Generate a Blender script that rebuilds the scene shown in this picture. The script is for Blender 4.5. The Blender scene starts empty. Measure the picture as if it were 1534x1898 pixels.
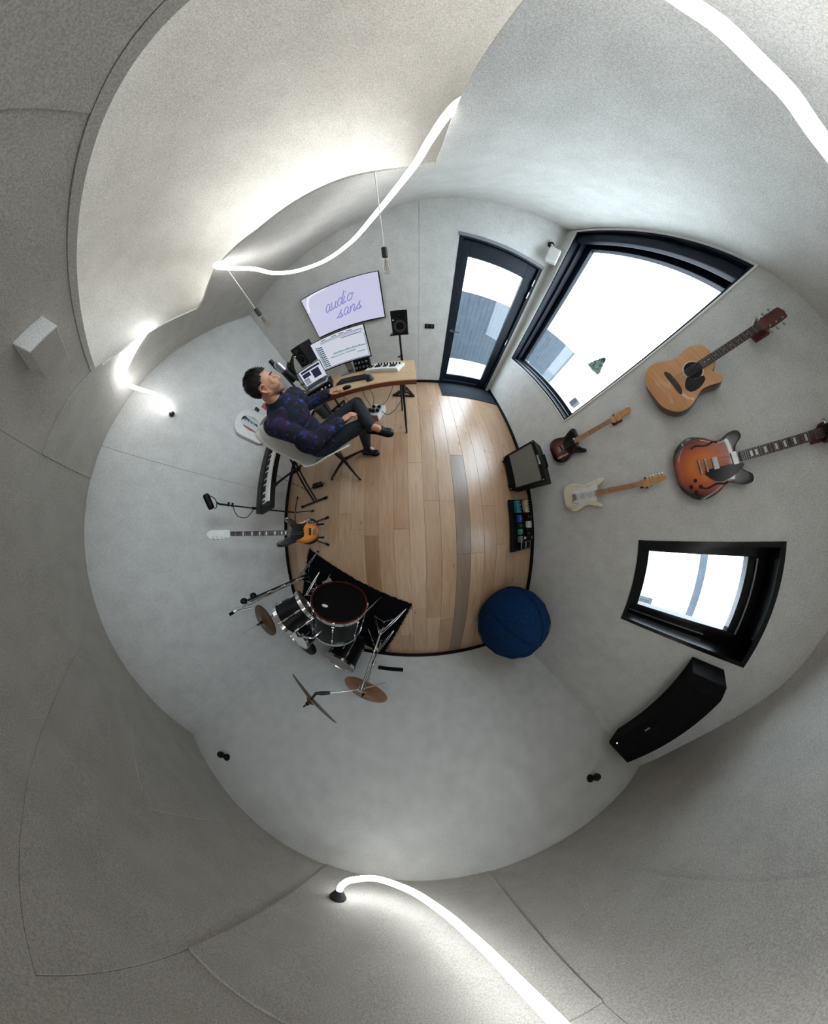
import bpy, bmesh, math, random
import numpy as np
from mathutils import Matrix, Vector

SC = bpy.context.scene
COL = SC.collection
PI = math.pi
random.seed(7)

# ------------------------------------------------------------------ camera
# a 360-degree camera on a stick 1.27 m above the floor, "little planet" lens
cam = bpy.data.cameras.new('camera')
cam_o = bpy.data.objects.new('camera', cam)
COL.objects.link(cam_o)
SC.camera = cam_o
cam.type = 'PANO'
cam.panorama_type = 'FISHEYE_LENS_POLYNOMIAL'
cam.sensor_fit = 'VERTICAL'
cam.sensor_width, cam.sensor_height = 15.34, 18.98
cam.fisheye_fov = math.radians(359)
cam.fisheye_polynomial_k0 = 0.0
for i, k in enumerate((5.50642741, -4.59984612, 1.51980202, -0.05083615)):
    setattr(cam, 'fisheye_polynomial_k%d' % (i + 1), -k * 0.09956 ** (i + 1))
cm = (Matrix.Rotation(-0.032, 3, 'Z') @ Matrix.Rotation(0.0177, 3, 'Y') @ Matrix.Rotation(0.087, 3, 'X')).to_4x4()
cm.translation = (0, 0, 1.27)
cam_o.matrix_world = cm
cam.clip_start, cam.clip_end = 0.01, 200

# ------------------------------------------------------------------ sky and exposure
w = bpy.data.worlds.new('overcast_sky')
SC.world = w
w.use_nodes = True
bg = w.node_tree.nodes['Background']
bg.inputs[0].default_value = (0.74, 0.88, 1.0, 1)
bg.inputs[1].default_value = 9.0
vs = SC.view_settings
vs.view_transform = 'Standard'
vs.look = 'None'
vs.exposure = 0.26
vs.gamma = 1.0
vs.use_curve_mapping = False
SC.cycles.use_denoising = True
SC.cycles.max_bounces = 7
SC.cycles.diffuse_bounces = 4
SC.cycles.glossy_bounces = 3
SC.cycles.use_adaptive_sampling = True
SC.cycles.adaptive_threshold = 0.05
SC.cycles.adaptive_min_samples = 16
SC.cycles.transparent_max_bounces = 12
SC.cycles.sample_clamp_indirect = 6.0

def portal(name, loc, rot, sx, sy):
    l = bpy.data.lights.new(name, 'AREA')
    l.shape = 'RECTANGLE'
    l.size, l.size_y = sx, sy
    l.cycles.is_portal = True
    o = bpy.data.objects.new(name, l)
    o.location = loc
    o.rotation_euler = rot
    COL.objects.link(o)
portal('window_portal', (2.2, 1.92, 1.9), (0, PI / 2, 0), 2.1, 1.7)
portal('window_portal', (2.2, -0.66, 1.78), (0, PI / 2, 0), 1.0, 0.74)
portal('door_portal', (1.18, 3.2, 1.18), (-PI / 2, 0, 0), 1.12, 2.36)

# ------------------------------------------------------------------ helpers
def lin(h):
    h = h.lstrip('#')
    c = [int(h[i:i + 2], 16) / 255 for i in (0, 2, 4)]
    return tuple(((x / 12.92) if x <= 0.04045 else ((x + 0.055) / 1.055) ** 2.4) for x in c)

def nodes(m):
    m.use_nodes = True
    nt = m.node_tree
    return nt, nt.nodes, nt.links, nt.nodes['Principled BSDF']

def mat(name, col, rough=0.5, metal=0.0, var=0.0, scale=20.0, bump=0.0, bscale=200.0, coat=0.0, spec=0.5, col2=None, detail=3.0, stretch=None, trans=0.0, sheen=0.0):
    """procedural material: base colour broken up by noise, optional fine relief"""
    m = bpy.data.materials.new(name)
    nt, N, L, b = nodes(m)
    c = lin(col) if isinstance(col, str) else col
    b.inputs['Base Color'].default_value = (*c, 1)
    b.inputs['Roughness'].default_value = rough
    b.inputs['Metallic'].default_value = metal
    b.inputs['Specular IOR Level'].default_value = spec
    b.inputs['Coat Weight'].default_value = coat
    b.inputs['Coat Roughness'].default_value = 0.05
    b.inputs['Transmission Weight'].default_value = trans
    if sheen:
        b.inputs['Sheen Weight'].default_value = sheen
    tc = N.new('ShaderNodeTexCoord')
    src = tc.outputs['Object']
    if stretch:
        mp = N.new('ShaderNodeMapping')
        mp.inputs['Scale'].default_value = stretch
        L.new(src, mp.inputs[0])
        src = mp.outputs[0]
    if var or col2:
        n = N.new('ShaderNodeTexNoise')
        n.inputs['Scale'].default_value = scale
        n.inputs['Detail'].default_value = detail
        L.new(src, n.inputs['Vector'])
        r = N.new('ShaderNodeValToRGB')
        c2 = (lin(col2) if isinstance(col2, str) else col2) if col2 else tuple(min(1, x * (1 + var)) for x in c)
        c1 = c if col2 else tuple(x * (1 - var) for x in c)
        r.color_ramp.elements[0].position = 0.35
        r.color_ramp.elements[1].position = 0.65
        r.color_ramp.elements[0].color = (*c1, 1)
        r.color_ramp.elements[1].color = (*c2, 1)
        L.new(n.outputs['Fac'], r.inputs[0])
        L.new(r.outputs[0], b.inputs['Base Color'])
    if bump:
        n2 = N.new('ShaderNodeTexNoise')
        n2.inputs['Scale'].default_value = bscale
        n2.inputs['Detail'].default_value = 4
        L.new(src, n2.inputs['Vector'])
        bp = N.new('ShaderNodeBump')
        bp.inputs['Strength'].default_value = bump
        bp.inputs['Distance'].default_value = 0.004
        L.new(n2.outputs['Fac'], bp.inputs['Height'])
        L.new(bp.outputs[0], b.inputs['Normal'])
    return m

def emit(name, col, strength, rough=0.25):
    m = bpy.data.materials.new(name)
    nt, N, L, b = nodes(m)
    c = lin(col) if isinstance(col, str) else col
    b.inputs['Base Color'].default_value = (0.02, 0.02, 0.02, 1)
    b.inputs['Roughness'].default_value = rough
    b.inputs['Emission Color'].default_value = (*c, 1)
    b.inputs['Emission Strength'].default_value = strength
    return m

def glass(name, tint=(1, 1, 1), fres=1.45, base=0.03):
    """thin pane: see-through with a fresnel mirror"""
    m = bpy.data.materials.new(name)
    nt, N, L, b = nodes(m)
    N.remove(b)
    t = N.new('ShaderNodeBsdfTransparent')
    t.inputs[0].default_value = (*tint, 1)
    g = N.new('ShaderNodeBsdfGlossy')
    g.inputs['Roughness'].default_value = 0.02
    lw = N.new('ShaderNodeLayerWeight')
    lw.inputs[0].default_value = 0.5
    f = N.new('ShaderNodeMath'); f.operation = 'POWER'; f.inputs[1].default_value = 4.0
    f2 = N.new('ShaderNodeMath'); f2.operation = 'MULTIPLY_ADD'; f2.inputs[1].default_value = 0.6; f2.inputs[2].default_value = base
    L.new(lw.outputs['Facing'], f.inputs[0]); L.new(f.outputs[0], f2.inputs[0])
    mx = N.new('ShaderNodeMixShader')
    L.new(f2.outputs[0], mx.inputs[0])
    L.new(t.outputs[0], mx.inputs[1])
    L.new(g.outputs[0], mx.inputs[2])
    L.new(mx.outputs[0], N['Material Output'].inputs[0])
    return m

BASE = {}

class MB:
    """collects shapes in world coordinates (through M) and links them as one mesh"""
    def __init__(s, M=None):
        s.v, s.f, s.M = [], [], M
    def add(s, vs_, fs):
        o = len(s.v)
        for p in vs_:
            p = Vector(p)
            s.v.append(s.M @ p if s.M else p)
        s.f += [tuple(i + o for i in f) for f in fs]
        return s
    def box(s, c, d, R=None):
        x, y, z = d[0] / 2, d[1] / 2, d[2] / 2
        ps = [Vector((a * x, b * y, e * z)) for a in (-1, 1) for b in (-1, 1) for e in (-1, 1)]
        if R:
            ps = [R @ p for p in ps]
        c = Vector(c)
        return s.add([p + c for p in ps], [(0, 1, 3, 2), (4, 6, 7, 5), (0, 4, 5, 1), (2, 3, 7, 6), (0, 2, 6, 4), (1, 5, 7, 3)])
    def lohi(s, a, b):
        return s.box([(p + q) / 2 for p, q in zip(a, b)], [abs(q - p) for p, q in zip(a, b)])
    def bar(s, p0, p1, wd, hg, up=(0, 0, 1)):
        p0, p1 = Vector(p0), Vector(p1)
        d = p1 - p0
        y = d.normalized()
        u = Vector(up)
        if abs(u.dot(y)) > 0.98:
            u = Vector((1, 0, 0))
        x = y.cross(u).normalized()
        z = x.cross(y)
        R = Matrix((x, y, z)).transposed()
        return s.box((p0 + p1) / 2, (wd, d.length, hg), R)
    def tube(s, pts, r, n=8, cap=True, closed=False):
        pts = [Vector(p) for p in pts]
        k = len(pts)
        rs = r if isinstance(r, (list, tuple)) else [r] * k
        T = []
        for i in range(k):
            a = pts[(i - 1) % k] if (i > 0 or closed) else pts[0]
            b = pts[(i + 1) % k] if (i < k - 1 or closed) else pts[-1]
            T.append((b - a).normalized())
        u = Vector((0, 0, 1)) if abs(T[0].z) < 0.9 else Vector((1, 0, 0))
        u = (u - T[0] * u.dot(T[0])).normalized()
        vs_, fs = [], []
        for i in range(k):
            u = (u - T[i] * u.dot(T[i]))
            u = u.normalized() if u.length > 1e-6 else T[i].orthogonal().normalized()
            w_ = T[i].cross(u)
            for j in range(n):
                a = 2 * PI * j / n
                vs_.append(pts[i] + (u * math.cos(a) + w_ * math.sin(a)) * rs[i])
        for i in range(k if closed else k - 1):
            i2 = (i + 1) % k
            for j in range(n):
                j2 = (j + 1) % n
                fs.append((i * n + j, i * n + j2, i2 * n + j2, i2 * n + j))
        if cap and not closed:
            fs.append(tuple(range(n))[::-1])
            fs.append(tuple((k - 1) * n + j for j in range(n)))
        return s.add(vs_, fs)
    def cyl(s, p0, p1, r0, r1=None, n=16):
        return s.tube([p0, p1], [r0, r0 if r1 is None else r1], n)
    def lathe(s, prof, n=24, L=None, cap=True):
        """profile [(radius, height)] turned about z, then L"""
        vs_, fs = [], []
        for r, z in prof:
            for j in range(n):
                a = 2 * PI * j / n
                p = Vector((r * math.cos(a), r * math.sin(a), z))
                vs_.append(L @ p if L else p)
        for i in range(len(prof) - 1):
            for j in range(n):
                j2 = (j + 1) % n
                fs.append((i * n + j, i * n + j2, (i + 1) * n + j2, (i + 1) * n + j))
        if cap and prof[0][0] > 1e-5:
            fs.append(tuple(range(n))[::-1])
        if cap and prof[-1][0] > 1e-5:
            fs.append(tuple((len(prof) - 1) * n + j for j in range(n)))
        return s.add(vs_, fs)
    def prism(s, out, z0, z1, L=None):
        n = len(out)
        vs_ = [Vector((x, y, z)) for z in (z0, z1) for x, y in out]
        if L:
            vs_ = [L @ p for p in vs_]
        fs = [tuple(range(n))[::-1], tuple(range(n, 2 * n))]
        fs += [(i, (i + 1) % n, n + (i + 1) % n, n + i) for i in range(n)]
        return s.add(vs_, fs)
    def sph(s, c, r, R=None, nu=16, nv=10):
        r = (r, r, r) if isinstance(r, (int, float)) else r
        c = Vector(c)
        vs_, fs = [], []
        for i in range(1, nv):
            t = PI * i / nv
            for j in range(nu):
                a = 2 * PI * j / nu
                p = Vector((r[0] * math.sin(t) * math.cos(a), r[1] * math.sin(t) * math.sin(a), r[2] * math.cos(t)))
                vs_.append(c + (R @ p if R else p))
        for i in range(nv - 2):
            for j in range(nu):
                j2 = (j + 1) % nu
                fs.append((i * nu + j, (i + 1) * nu + j, (i + 1) * nu + j2, i * nu + j2))
        a = Vector((0, 0, r[2]))
        top, bot = len(vs_), len(vs_) + 1
        vs_ += [c + (R @ a if R else a), c - (R @ a if R else a)]
        for j in range(nu):
            j2 = (j + 1) % nu
            fs.append((top, j, j2))
            fs.append((bot, (nv - 2) * nu + j2, (nv - 2) * nu + j))
        return s.add(vs_, fs)
    def caps(s, p0, p1, r0, r1, n=16):
        """tapered capsule, closed pieces to be fused by remesh()"""
        s.sph(p0, r0, nu=n, nv=n // 2)
        s.sph(p1, r1, nu=n, nv=n // 2)
        return s.cyl(p0, p1, r0, r1, n)
    def grid(s, P):
        """P[i][j] points"""
        a, b = len(P), len(P[0])
        return s.add([p for row in P for p in row], [(i * b + j, i * b + j + 1, (i + 1) * b + j + 1, (i + 1) * b + j) for i in range(a - 1) for j in range(b - 1)])
    def poly(s, pts):
        return s.add(pts, [tuple(range(len(pts)))])
    def build(s, name, m, parent=None, smooth=False, bevel=0.0, color=None, solid=0.0):
        me = bpy.data.meshes.new(name)
        if parent is None:
            xs, ys, zs = zip(*s.v)
            b0 = Vector(((min(xs) + max(xs)) / 2, (min(ys) + max(ys)) / 2, min(zs)))
        else:
            b0 = BASE[parent.name]
        me.from_pydata([tuple(p - b0) for p in s.v], [], s.f)
        bm = bmesh.new()
        bm.from_mesh(me)
        bmesh.ops.recalc_face_normals(bm, faces=bm.faces)
        if bevel:
            es = [e for e in bm.edges if len(e.link_faces) == 2 and e.calc_face_angle(0) > 0.6]
            bmesh.ops.bevel(bm, geom=es, offset=bevel, segments=2, affect='EDGES', profile=0.5, clamp_overlap=True)
        bm.to_mesh(me)
        bm.free()
        if m:
            me.materials.append(M_[m] if isinstance(m, str) else m)
        if smooth:
            me.shade_smooth()
            me.set_sharp_from_angle(angle=math.radians(42))
        o = bpy.data.objects.new(name, me)
        COL.objects.link(o)
        if parent is not None:
            o.parent = parent
        else:
            o.location = b0
        BASE[o.name] = b0
        if color:
            o.color = color
        if solid:
            md = o.modifiers.new('thickness', 'SOLIDIFY')
            md.thickness = solid
            md.offset = 0
        return o

def tag(o, label, cat, group=None):
    o['label'] = label
    o['category'] = cat
    if group:
        o['group'] = group
    return o

def struct(o, label=None):
    o['kind'] = 'structure'
    if label:
        o['label'] = label
    return o

def thing(name, label, cat, loc, group=None):
    o = bpy.data.objects.new(name, None)
    o.empty_display_size = 0.05
    o.location = loc
    COL.objects.link(o)
    BASE[o.name] = Vector(loc)
    if label:
        tag(o, label, cat, group)
    return o

def frameM(o, x=None, y=None, z=None):
    """4x4 from origin and two axes (the third is completed)"""
    if x is not None and y is not None:
        x = Vector(x).normalized(); y = Vector(y); y = (y - x * y.dot(x)).normalized(); z = x.cross(y)
    elif y is not None and z is not None:
        y = Vector(y).normalized(); z = Vector(z); z = (z - y * z.dot(y)).normalized(); x = y.cross(z)
    else:
        z = Vector(z).normalized(); x = Vector(x); x = (x - z * x.dot(z)).normalized(); y = z.cross(x)
    M = Matrix((x, y, z)).transposed().to_4x4()
    M.translation = Vector(o)
    return M

def rotM(o, deg, tilt=0.0):
    M = (Matrix.Rotation(math.radians(deg), 3, 'Z') @ Matrix.Rotation(math.radians(tilt), 3, 'X')).to_4x4()
    M.translation = Vector(o)
    return M

def smooth_path(pts, k=6, closed=False):
    pts = [Vector(p) for p in pts]
    n = len(pts)
    out = []
    for i in range(n if closed else n - 1):
        p1, p2 = pts[i], pts[(i + 1) % n]
        p0 = pts[(i - 1) % n] if (closed or i > 0) else p1 * 2 - p2
        p3 = pts[(i + 2) % n] if (closed or i < n - 2) else p2 * 2 - p1
        for j in range(k):
            t = j / k
            out.append(0.5 * ((2 * p1) + (p2 - p0) * t + (2 * p0 - 5 * p1 + 4 * p2 - p3) * t * t + (3 * p1 - p0 - 3 * p2 + p3) * t ** 3))
    if not closed:
        out.append(pts[-1])
    return out

def outline(pts, k=5):
    return [(p.x, p.y) for p in smooth_path([(x, y, 0) for x, y in pts], k, True)]

def remesh(mb, name, m, parent, voxel, it=4):
    me = bpy.data.meshes.new('tmp')
    b0 = BASE[parent.name]
    me.from_pydata([tuple(p - b0) for p in mb.v], [], mb.f)
    o = bpy.data.objects.new('tmp', me)
    COL.objects.link(o)
    r = o.modifiers.new('r', 'REMESH')
    r.mode = 'VOXEL'
    r.voxel_size = voxel
    if it:
        sm = o.modifiers.new('s', 'SMOOTH')
        sm.iterations = it
        sm.factor = 0.5
    dg = bpy.context.evaluated_depsgraph_get()
    res = bpy.data.meshes.new_from_object(o.evaluated_get(dg))
    bpy.data.objects.remove(o)
    bpy.data.meshes.remove(me)
    res.name = name
    res.materials.clear()
    res.materials.append(M_[m] if isinstance(m, str) else m)
    res.shade_smooth()
    ob = bpy.data.objects.new(name, res)
    COL.objects.link(ob)
    ob.parent = parent
    BASE[ob.name] = b0
    return ob

# ------------------------------------------------------------------ materials
M_ = {}
def felt(name, c1, c2):
    m = bpy.data.materials.new(name)
    nt, N, L, b = nodes(m)
    b.inputs['Roughness'].default_value = 0.95
    b.inputs['Specular IOR Level'].default_value = 0.0
    g = N.new('ShaderNodeNewGeometry')
    n1 = N.new('ShaderNodeTexNoise')
    n1.inputs['Scale'].default_value = 210
    n1.inputs['Detail'].default_value = 2
    n1.inputs['Roughness'].default_value = 0.7
    n2 = N.new('ShaderNodeTexNoise')
    n2.inputs['Scale'].default_value = 7
    n2.inputs['Detail'].default_value = 2
    L.new(g.outputs['Position'], n1.inputs['Vector'])
    L.new(g.outputs['Position'], n2.inputs['Vector'])
    a = N.new('ShaderNodeMath')
    a.operation = 'MULTIPLY_ADD'
    a.inputs[1].default_value = 0.18
    L.new(n2.outputs['Fac'], a.inputs[0])
    mu = N.new('ShaderNodeMath')
    mu.operation = 'MULTIPLY'
    mu.inputs[1].default_value = 0.82
    L.new(n1.outputs['Fac'], mu.inputs[0])
    L.new(mu.outputs[0], a.inputs[2])
    r = N.new('ShaderNodeValToRGB')
    r.color_ramp.elements[0].position = 0.36
    r.color_ramp.elements[1].position = 0.62
    r.color_ramp.elements[0].color = (*c1, 1)
    r.color_ramp.elements[1].color = (*c2, 1)
    L.new(a.outputs[0], r.inputs[0])
    L.new(r.outputs[0], b.inputs['Base Color'])
    return m
M_['felt'] = felt('grey_felt', (0.48, 0.474, 0.448), (0.75, 0.744, 0.71))
M_['felt_ceiling'] = felt('ceiling_felt', (0.47, 0.455, 0.418), (0.72, 0.70, 0.655))

def wood_floor():
    m = bpy.data.materials.new('oak_plank')
    nt, N, L, b = nodes(m)
    oi = N.new('ShaderNodeObjectInfo')
    g = N.new('ShaderNodeNewGeometry')
    ad = N.new('ShaderNodeVectorMath')
    sc_ = N.new('ShaderNodeCombineXYZ')
    mu = N.new('ShaderNodeMath'); mu.operation = 'MULTIPLY'; mu.inputs[1].default_value = 40
    L.new(oi.outputs['Random'], mu.inputs[0])
    L.new(mu.outputs[0], sc_.inputs[2])
    L.new(g.outputs['Position'], ad.inputs[0]); L.new(sc_.outputs[0], ad.inputs[1])
    mp = N.new('ShaderNodeMapping'); mp.inputs['Scale'].default_value = (14, 1.3, 1)
    L.new(ad.outputs[0], mp.inputs[0])
    n = N.new('ShaderNodeTexNoise'); n.inputs['Scale'].default_value = 2.2; n.inputs['Detail'].default_value = 7; n.inputs['Distortion'].default_value = 0.8
    L.new(mp.outputs[0], n.inputs['Vector'])
    r = N.new('ShaderNodeValToRGB')
    r.color_ramp.elements[0].position = 0.3; r.color_ramp.elements[0].color = (0.78, 0.73, 0.68, 1)
    r.color_ramp.elements[1].position = 0.7; r.color_ramp.elements[1].color = (1.0, 1.0, 1.0, 1)
    L.new(n.outputs['Fac'], r.inputs[0])
    # knots
    v = N.new('ShaderNodeTexVoronoi'); v.inputs['Scale'].default_value = 3.1
    mp2 = N.new('ShaderNodeMapping'); mp2.inputs['Scale'].default_value = (1.6, 0.7, 1)
    L.new(ad.outputs[0], mp2.inputs[0]); L.new(mp2.outputs[0], v.inputs['Vector'])
    kr = N.new('ShaderNodeValToRGB')
    kr.color_ramp.elements[0].position = 0.0; kr.color_ramp.elements[0].color = (0.25, 0.18, 0.13, 1)
    kr.color_ramp.elements[1].position = 0.11; kr.color_ramp.elements[1].color = (1, 1, 1, 1)
    L.new(v.outputs['Distance'], kr.inputs[0])
    mx = N.new('ShaderNodeMix'); mx.data_type = 'RGBA'; mx.blend_type = 'MULTIPLY'; mx.inputs[0].default_value = 1
    L.new(oi.outputs['Color'], mx.inputs[6]); L.new(r.outputs[0], mx.inputs[7])
    mx2 = N.new('ShaderNodeMix'); mx2.data_type = 'RGBA'; mx2.blend_type = 'MULTIPLY'; mx2.inputs[0].default_value = 0.75
    L.new(mx.outputs[2], mx2.inputs[6]); L.new(kr.outputs[0], mx2.inputs[7])
    L.new(mx2.outputs[2], b.inputs['Base Color'])
    b.inputs['Roughness'].default_value = 0.36
    b.inputs['Specular IOR Level'].default_value = 0.9
    b.inputs['Coat Weight'].default_value = 0.7
    b.inputs['Coat Roughness'].default_value = 0.38
    bp = N.new('ShaderNodeBump'); bp.inputs['Strength'].default_value = 0.15; bp.inputs['Distance'].default_value = 0.002
    L.new(n.outputs['Fac'], bp.inputs['Height']); L.new(bp.outputs[0], b.inputs['Normal'])
    return m
M_['plank'] = wood_floor()

def burst(name, inner, mid, outer, sx, sy, ox=0.0, oy=0.0, p=(0.35, 0.62, 0.92)):
    """painted sunburst: rings of colour about the body's middle, in the body's own coordinates"""
    m = bpy.data.materials.new(name)
    nt, N, L, b = nodes(m)
    tc = N.new('ShaderNodeAttribute'); tc.attribute_name = 'burst'
    r = N.new('ShaderNodeValToRGB')
    e = r.color_ramp.elements
    e[0].position = p[0]; e[0].color = (*lin(inner), 1)
    e[1].position = p[2]; e[1].color = (*lin(outer), 1)
    x = e.new(p[1]); x.color = (*lin(mid), 1)
    L.new(tc.outputs['Fac'], r.inputs[0])
    L.new(r.outputs[0], b.inputs['Base Color'])
    b.inputs['Roughness'].default_value = 0.22
    b.inputs['Coat Weight'].default_value = 0.8
    b.inputs['Coat Roughness'].default_value = 0.04
    return m

mk = lambda k, *a, **kw: M_.__setitem__(k, mat(k, *a, **kw))
mk('black', '#08080a', 0.5, var=0.3, spec=0.25)
mk('black_gloss', '#060607', 0.25, var=0.2, spec=0.4)
mk('drum_black', '#050506', 0.32, var=0.2, spec=0.22)
mk('black_matte', '#0a0b0d', 0.85, var=0.4, bump=0.2, spec=0.2)
mk('black_metal', '#0c0c0d', 0.4, spec=0.5, var=0.2)
mk('dark_grey', '#2a2c30', 0.6, var=0.2)
mk('grey', '#7c8084', 0.5, var=0.1)
mk('frame_navy', '#0a1522', 0.5, var=0.2, spec=0.3)
mk('chrome', '#d5d8da', 0.12, 1.0, var=0.05)
mk('steel', '#a9adb0', 0.3, 1.0, var=0.08)
mk('white', '#e6e6e2', 0.4, var=0.04)
mk('white_shell', '#e9e4da', 0.35, var=0.03)
mk('cream', '#e8ddc6', 0.25, coat=0.6, var=0.04)
mk('brass', '#9c6a40', 0.3, 0.9, var=0.25, scale=8)
mk('bronze', '#765a40', 0.34, 0.9, var=0.25, scale=10)
mk('maple', '#c9935a', 0.4, var=0.15, scale=6, stretch=(8, 1, 8))
mk('rosewood', '#3a2118', 0.5, var=0.25, scale=9)
mk('red_wood', '#5a2c1e', 0.5, var=0.3, scale=10)
mk('spruce', '#c98f55', 0.35, coat=0.4, var=0.1, scale=4, stretch=(20, 1, 20))
mk('mahogany', '#4a2620', 0.35, coat=0.4, var=0.2)
mk('desk_top', '#c2a27c', 0.5, var=0.1, scale=5, stretch=(2, 12, 2))
mk('desk_edge', '#8a4f33', 0.5, var=0.2, scale=12, stretch=(3, 8, 30))
mk('skin', '#c28d70', 0.55, var=0.06)
mk('hair', '#1c1310', 0.7, var=0.4, bump=0.8, bscale=120)
mk('denim', '#1b2027', 0.85, var=0.35, scale=40, bump=0.3)
mk('shoe', '#0e0e0f', 0.35, var=0.2)
mk('sock', '#1a1a1c', 0.9, var=0.2)
mk('rug', '#0b0b0d', 1.0, var=0.6, scale=90, bump=1.0, bscale=90, spec=0.1)
mk('blue_fabric', '#0a2a4c', 0.95, var=0.35, scale=60, bump=0.6, bscale=160, spec=0.15)
mk('mat_fabric', '#1d2730', 0.95, var=0.25, scale=120, bump=0.5)
mk('drumhead_white', '#e8e8e4', 0.6, var=0.03)
mk('drumhead_clear', '#6d6258', 0.2, coat=0.3, var=0.15, scale=4)
mk('drumhead_black', '#050505', 0.6, var=0.3, spec=0.15)
mk('hoop_red', '#4e1610', 0.35, var=0.3, spec=0.3)
mk('grille', '#77756c', 0.85, var=0.2, scale=300, bump=0.4, bscale=400)
mk('leaf', '#12221a', 0.35, var=0.3)
mk('terracotta', '#3a3a3a', 0.8, var=0.2)
mk('plastic_white', '#d8dad6', 0.45, var=0.05)
mk('teal', '#1f7f86', 0.35, var=0.15)
mk('blue_pedal', '#2a4f9a', 0.35, var=0.1)
mk('green_pedal', '#3c9a6a', 0.35, var=0.1)
mk('tan_pedal', '#c9b08a', 0.45, var=0.2, scale=60)
mk('concrete', '#cfd0ce', 0.9, var=0.08, scale=3)
mk('render_white', '#e2e4e4', 0.9, var=0.05, scale=2)
mk('fence', '#2a333b', 0.8, var=0.2, scale=4)
mk('conifer', '#15281b', 0.8, var=0.3, scale=30)
mk('bark', '#3a2a1c', 0.9, var=0.3)
mk('cable', '#121214', 0.6)
mk('white_print', '#cfd6d8', 0.6)
mk('pink_print', '#a85a4a', 0.6)
mk('photo_dark', '#2e2a28', 0.6, var=0.5, scale=40)
mk('plywood', '#a58c68', 0.6, var=0.12)
mk('eye_white', '#a89c90', 0.3)
M_['pane'] = glass('window_pane')
M_['bulb_glass'] = glass('bulb_glass', (0.88, 0.86, 0.84), 1.5)
M_['smoked_glass'] = glass('smoked_glass', (0.25, 0.2, 0.15), 1.5)
M_['led'] = emit('led_tube', (0.97, 0.99, 1.0), 8.0)
M_['tv'] = emit('tv_picture', '#d2d2ee', 0.72, 0.04)
M_['tv_ink'] = emit('tv_lettering', '#8f8fd0', 0.68)
M_['screen'] = emit('monitor_picture', '#d9deec', 0.70)
M_['screen_ink'] = emit('monitor_graphics', '#33506a', 0.5)
M_['screen_teal'] = emit('monitor_tracks', '#8fb0b4', 0.6)
M_['screen_dark'] = emit('laptop_dark', '#23284a', 0.5)
M_['lamp_dot'] = emit('indicator_light', '#ffffff', 1.5)

def sweater():
    m = bpy.data.materials.new('shaggy_navy_knit')
    nt, N, L, b = nodes(m)
    tc = N.new('ShaderNodeTexCoord')
    n = N.new('ShaderNodeTexNoise'); n.inputs['Scale'].default_value = 17; n.inputs['Detail'].default_value = 6; n.inputs['Distortion'].default_value = 0.7
    mp = N.new('ShaderNodeMapping'); mp.inputs['Scale'].default_value = (1, 1, 1.6)
    L.new(tc.outputs['Object'], mp.inputs[0]); L.new(mp.outputs[0], n.inputs['Vector'])
    r = N.new('ShaderNodeValToRGB'); e = r.color_ramp.elements
    e[0].position = 0.45; e[0].color = (0.005, 0.005, 0.010, 1)
    e[1].position = 0.72; e[1].color = (0.025, 0.07, 0.30, 1)
    x = e.new(0.56); x.color = (0.007, 0.008, 0.035, 1)
    L.new(n.outputs['Fac'], r.inputs[0])
    n3 = N.new('ShaderNodeTexNoise'); n3.inputs['Scale'].default_value = 6
    L.new(tc.outputs['Object'], n3.inputs['Vector'])
    r3 = N.new('ShaderNodeValToRGB'); r3.color_ramp.elements[0].position = 0.55; r3.color_ramp.elements[1].position = 0.7
    mx = N.new('ShaderNodeMix'); mx.data_type = 'RGBA'
    L.new(n3.outputs['Fac'], r3.inputs[0]); L.new(r3.outputs[0], mx.inputs[0])
    L.new(r.outputs[0], mx.inputs[6]); mx.inputs[7].default_value = (0.03, 0.008, 0.035, 1)
    L.new(mx.outputs[2], b.inputs['Base Color'])
    b.inputs['Roughness'].default_value = 0.9
    bp = N.new('ShaderNodeBump'); bp.inputs['Strength'].default_value = 0.8; bp.inputs['Distance'].default_value = 0.01
    n4 = N.new('ShaderNodeTexNoise'); n4.inputs['Scale'].default_value = 90
    L.new(tc.outputs['Object'], n4.inputs['Vector']); L.new(n4.outputs['Fac'], bp.inputs['Height']); L.new(bp.outputs[0], b.inputs['Normal'])
    return m
M_['sweater'] = sweater()

# ------------------------------------------------------------------ the room
XL, XR, YB, YF = -2.335, 1.844, -2.30, 2.94      # left, right, back (drum end), front (desk end)
TH = 0.30                                        # wall thickness, seen in the window reveals
ZT = 3.05

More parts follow.
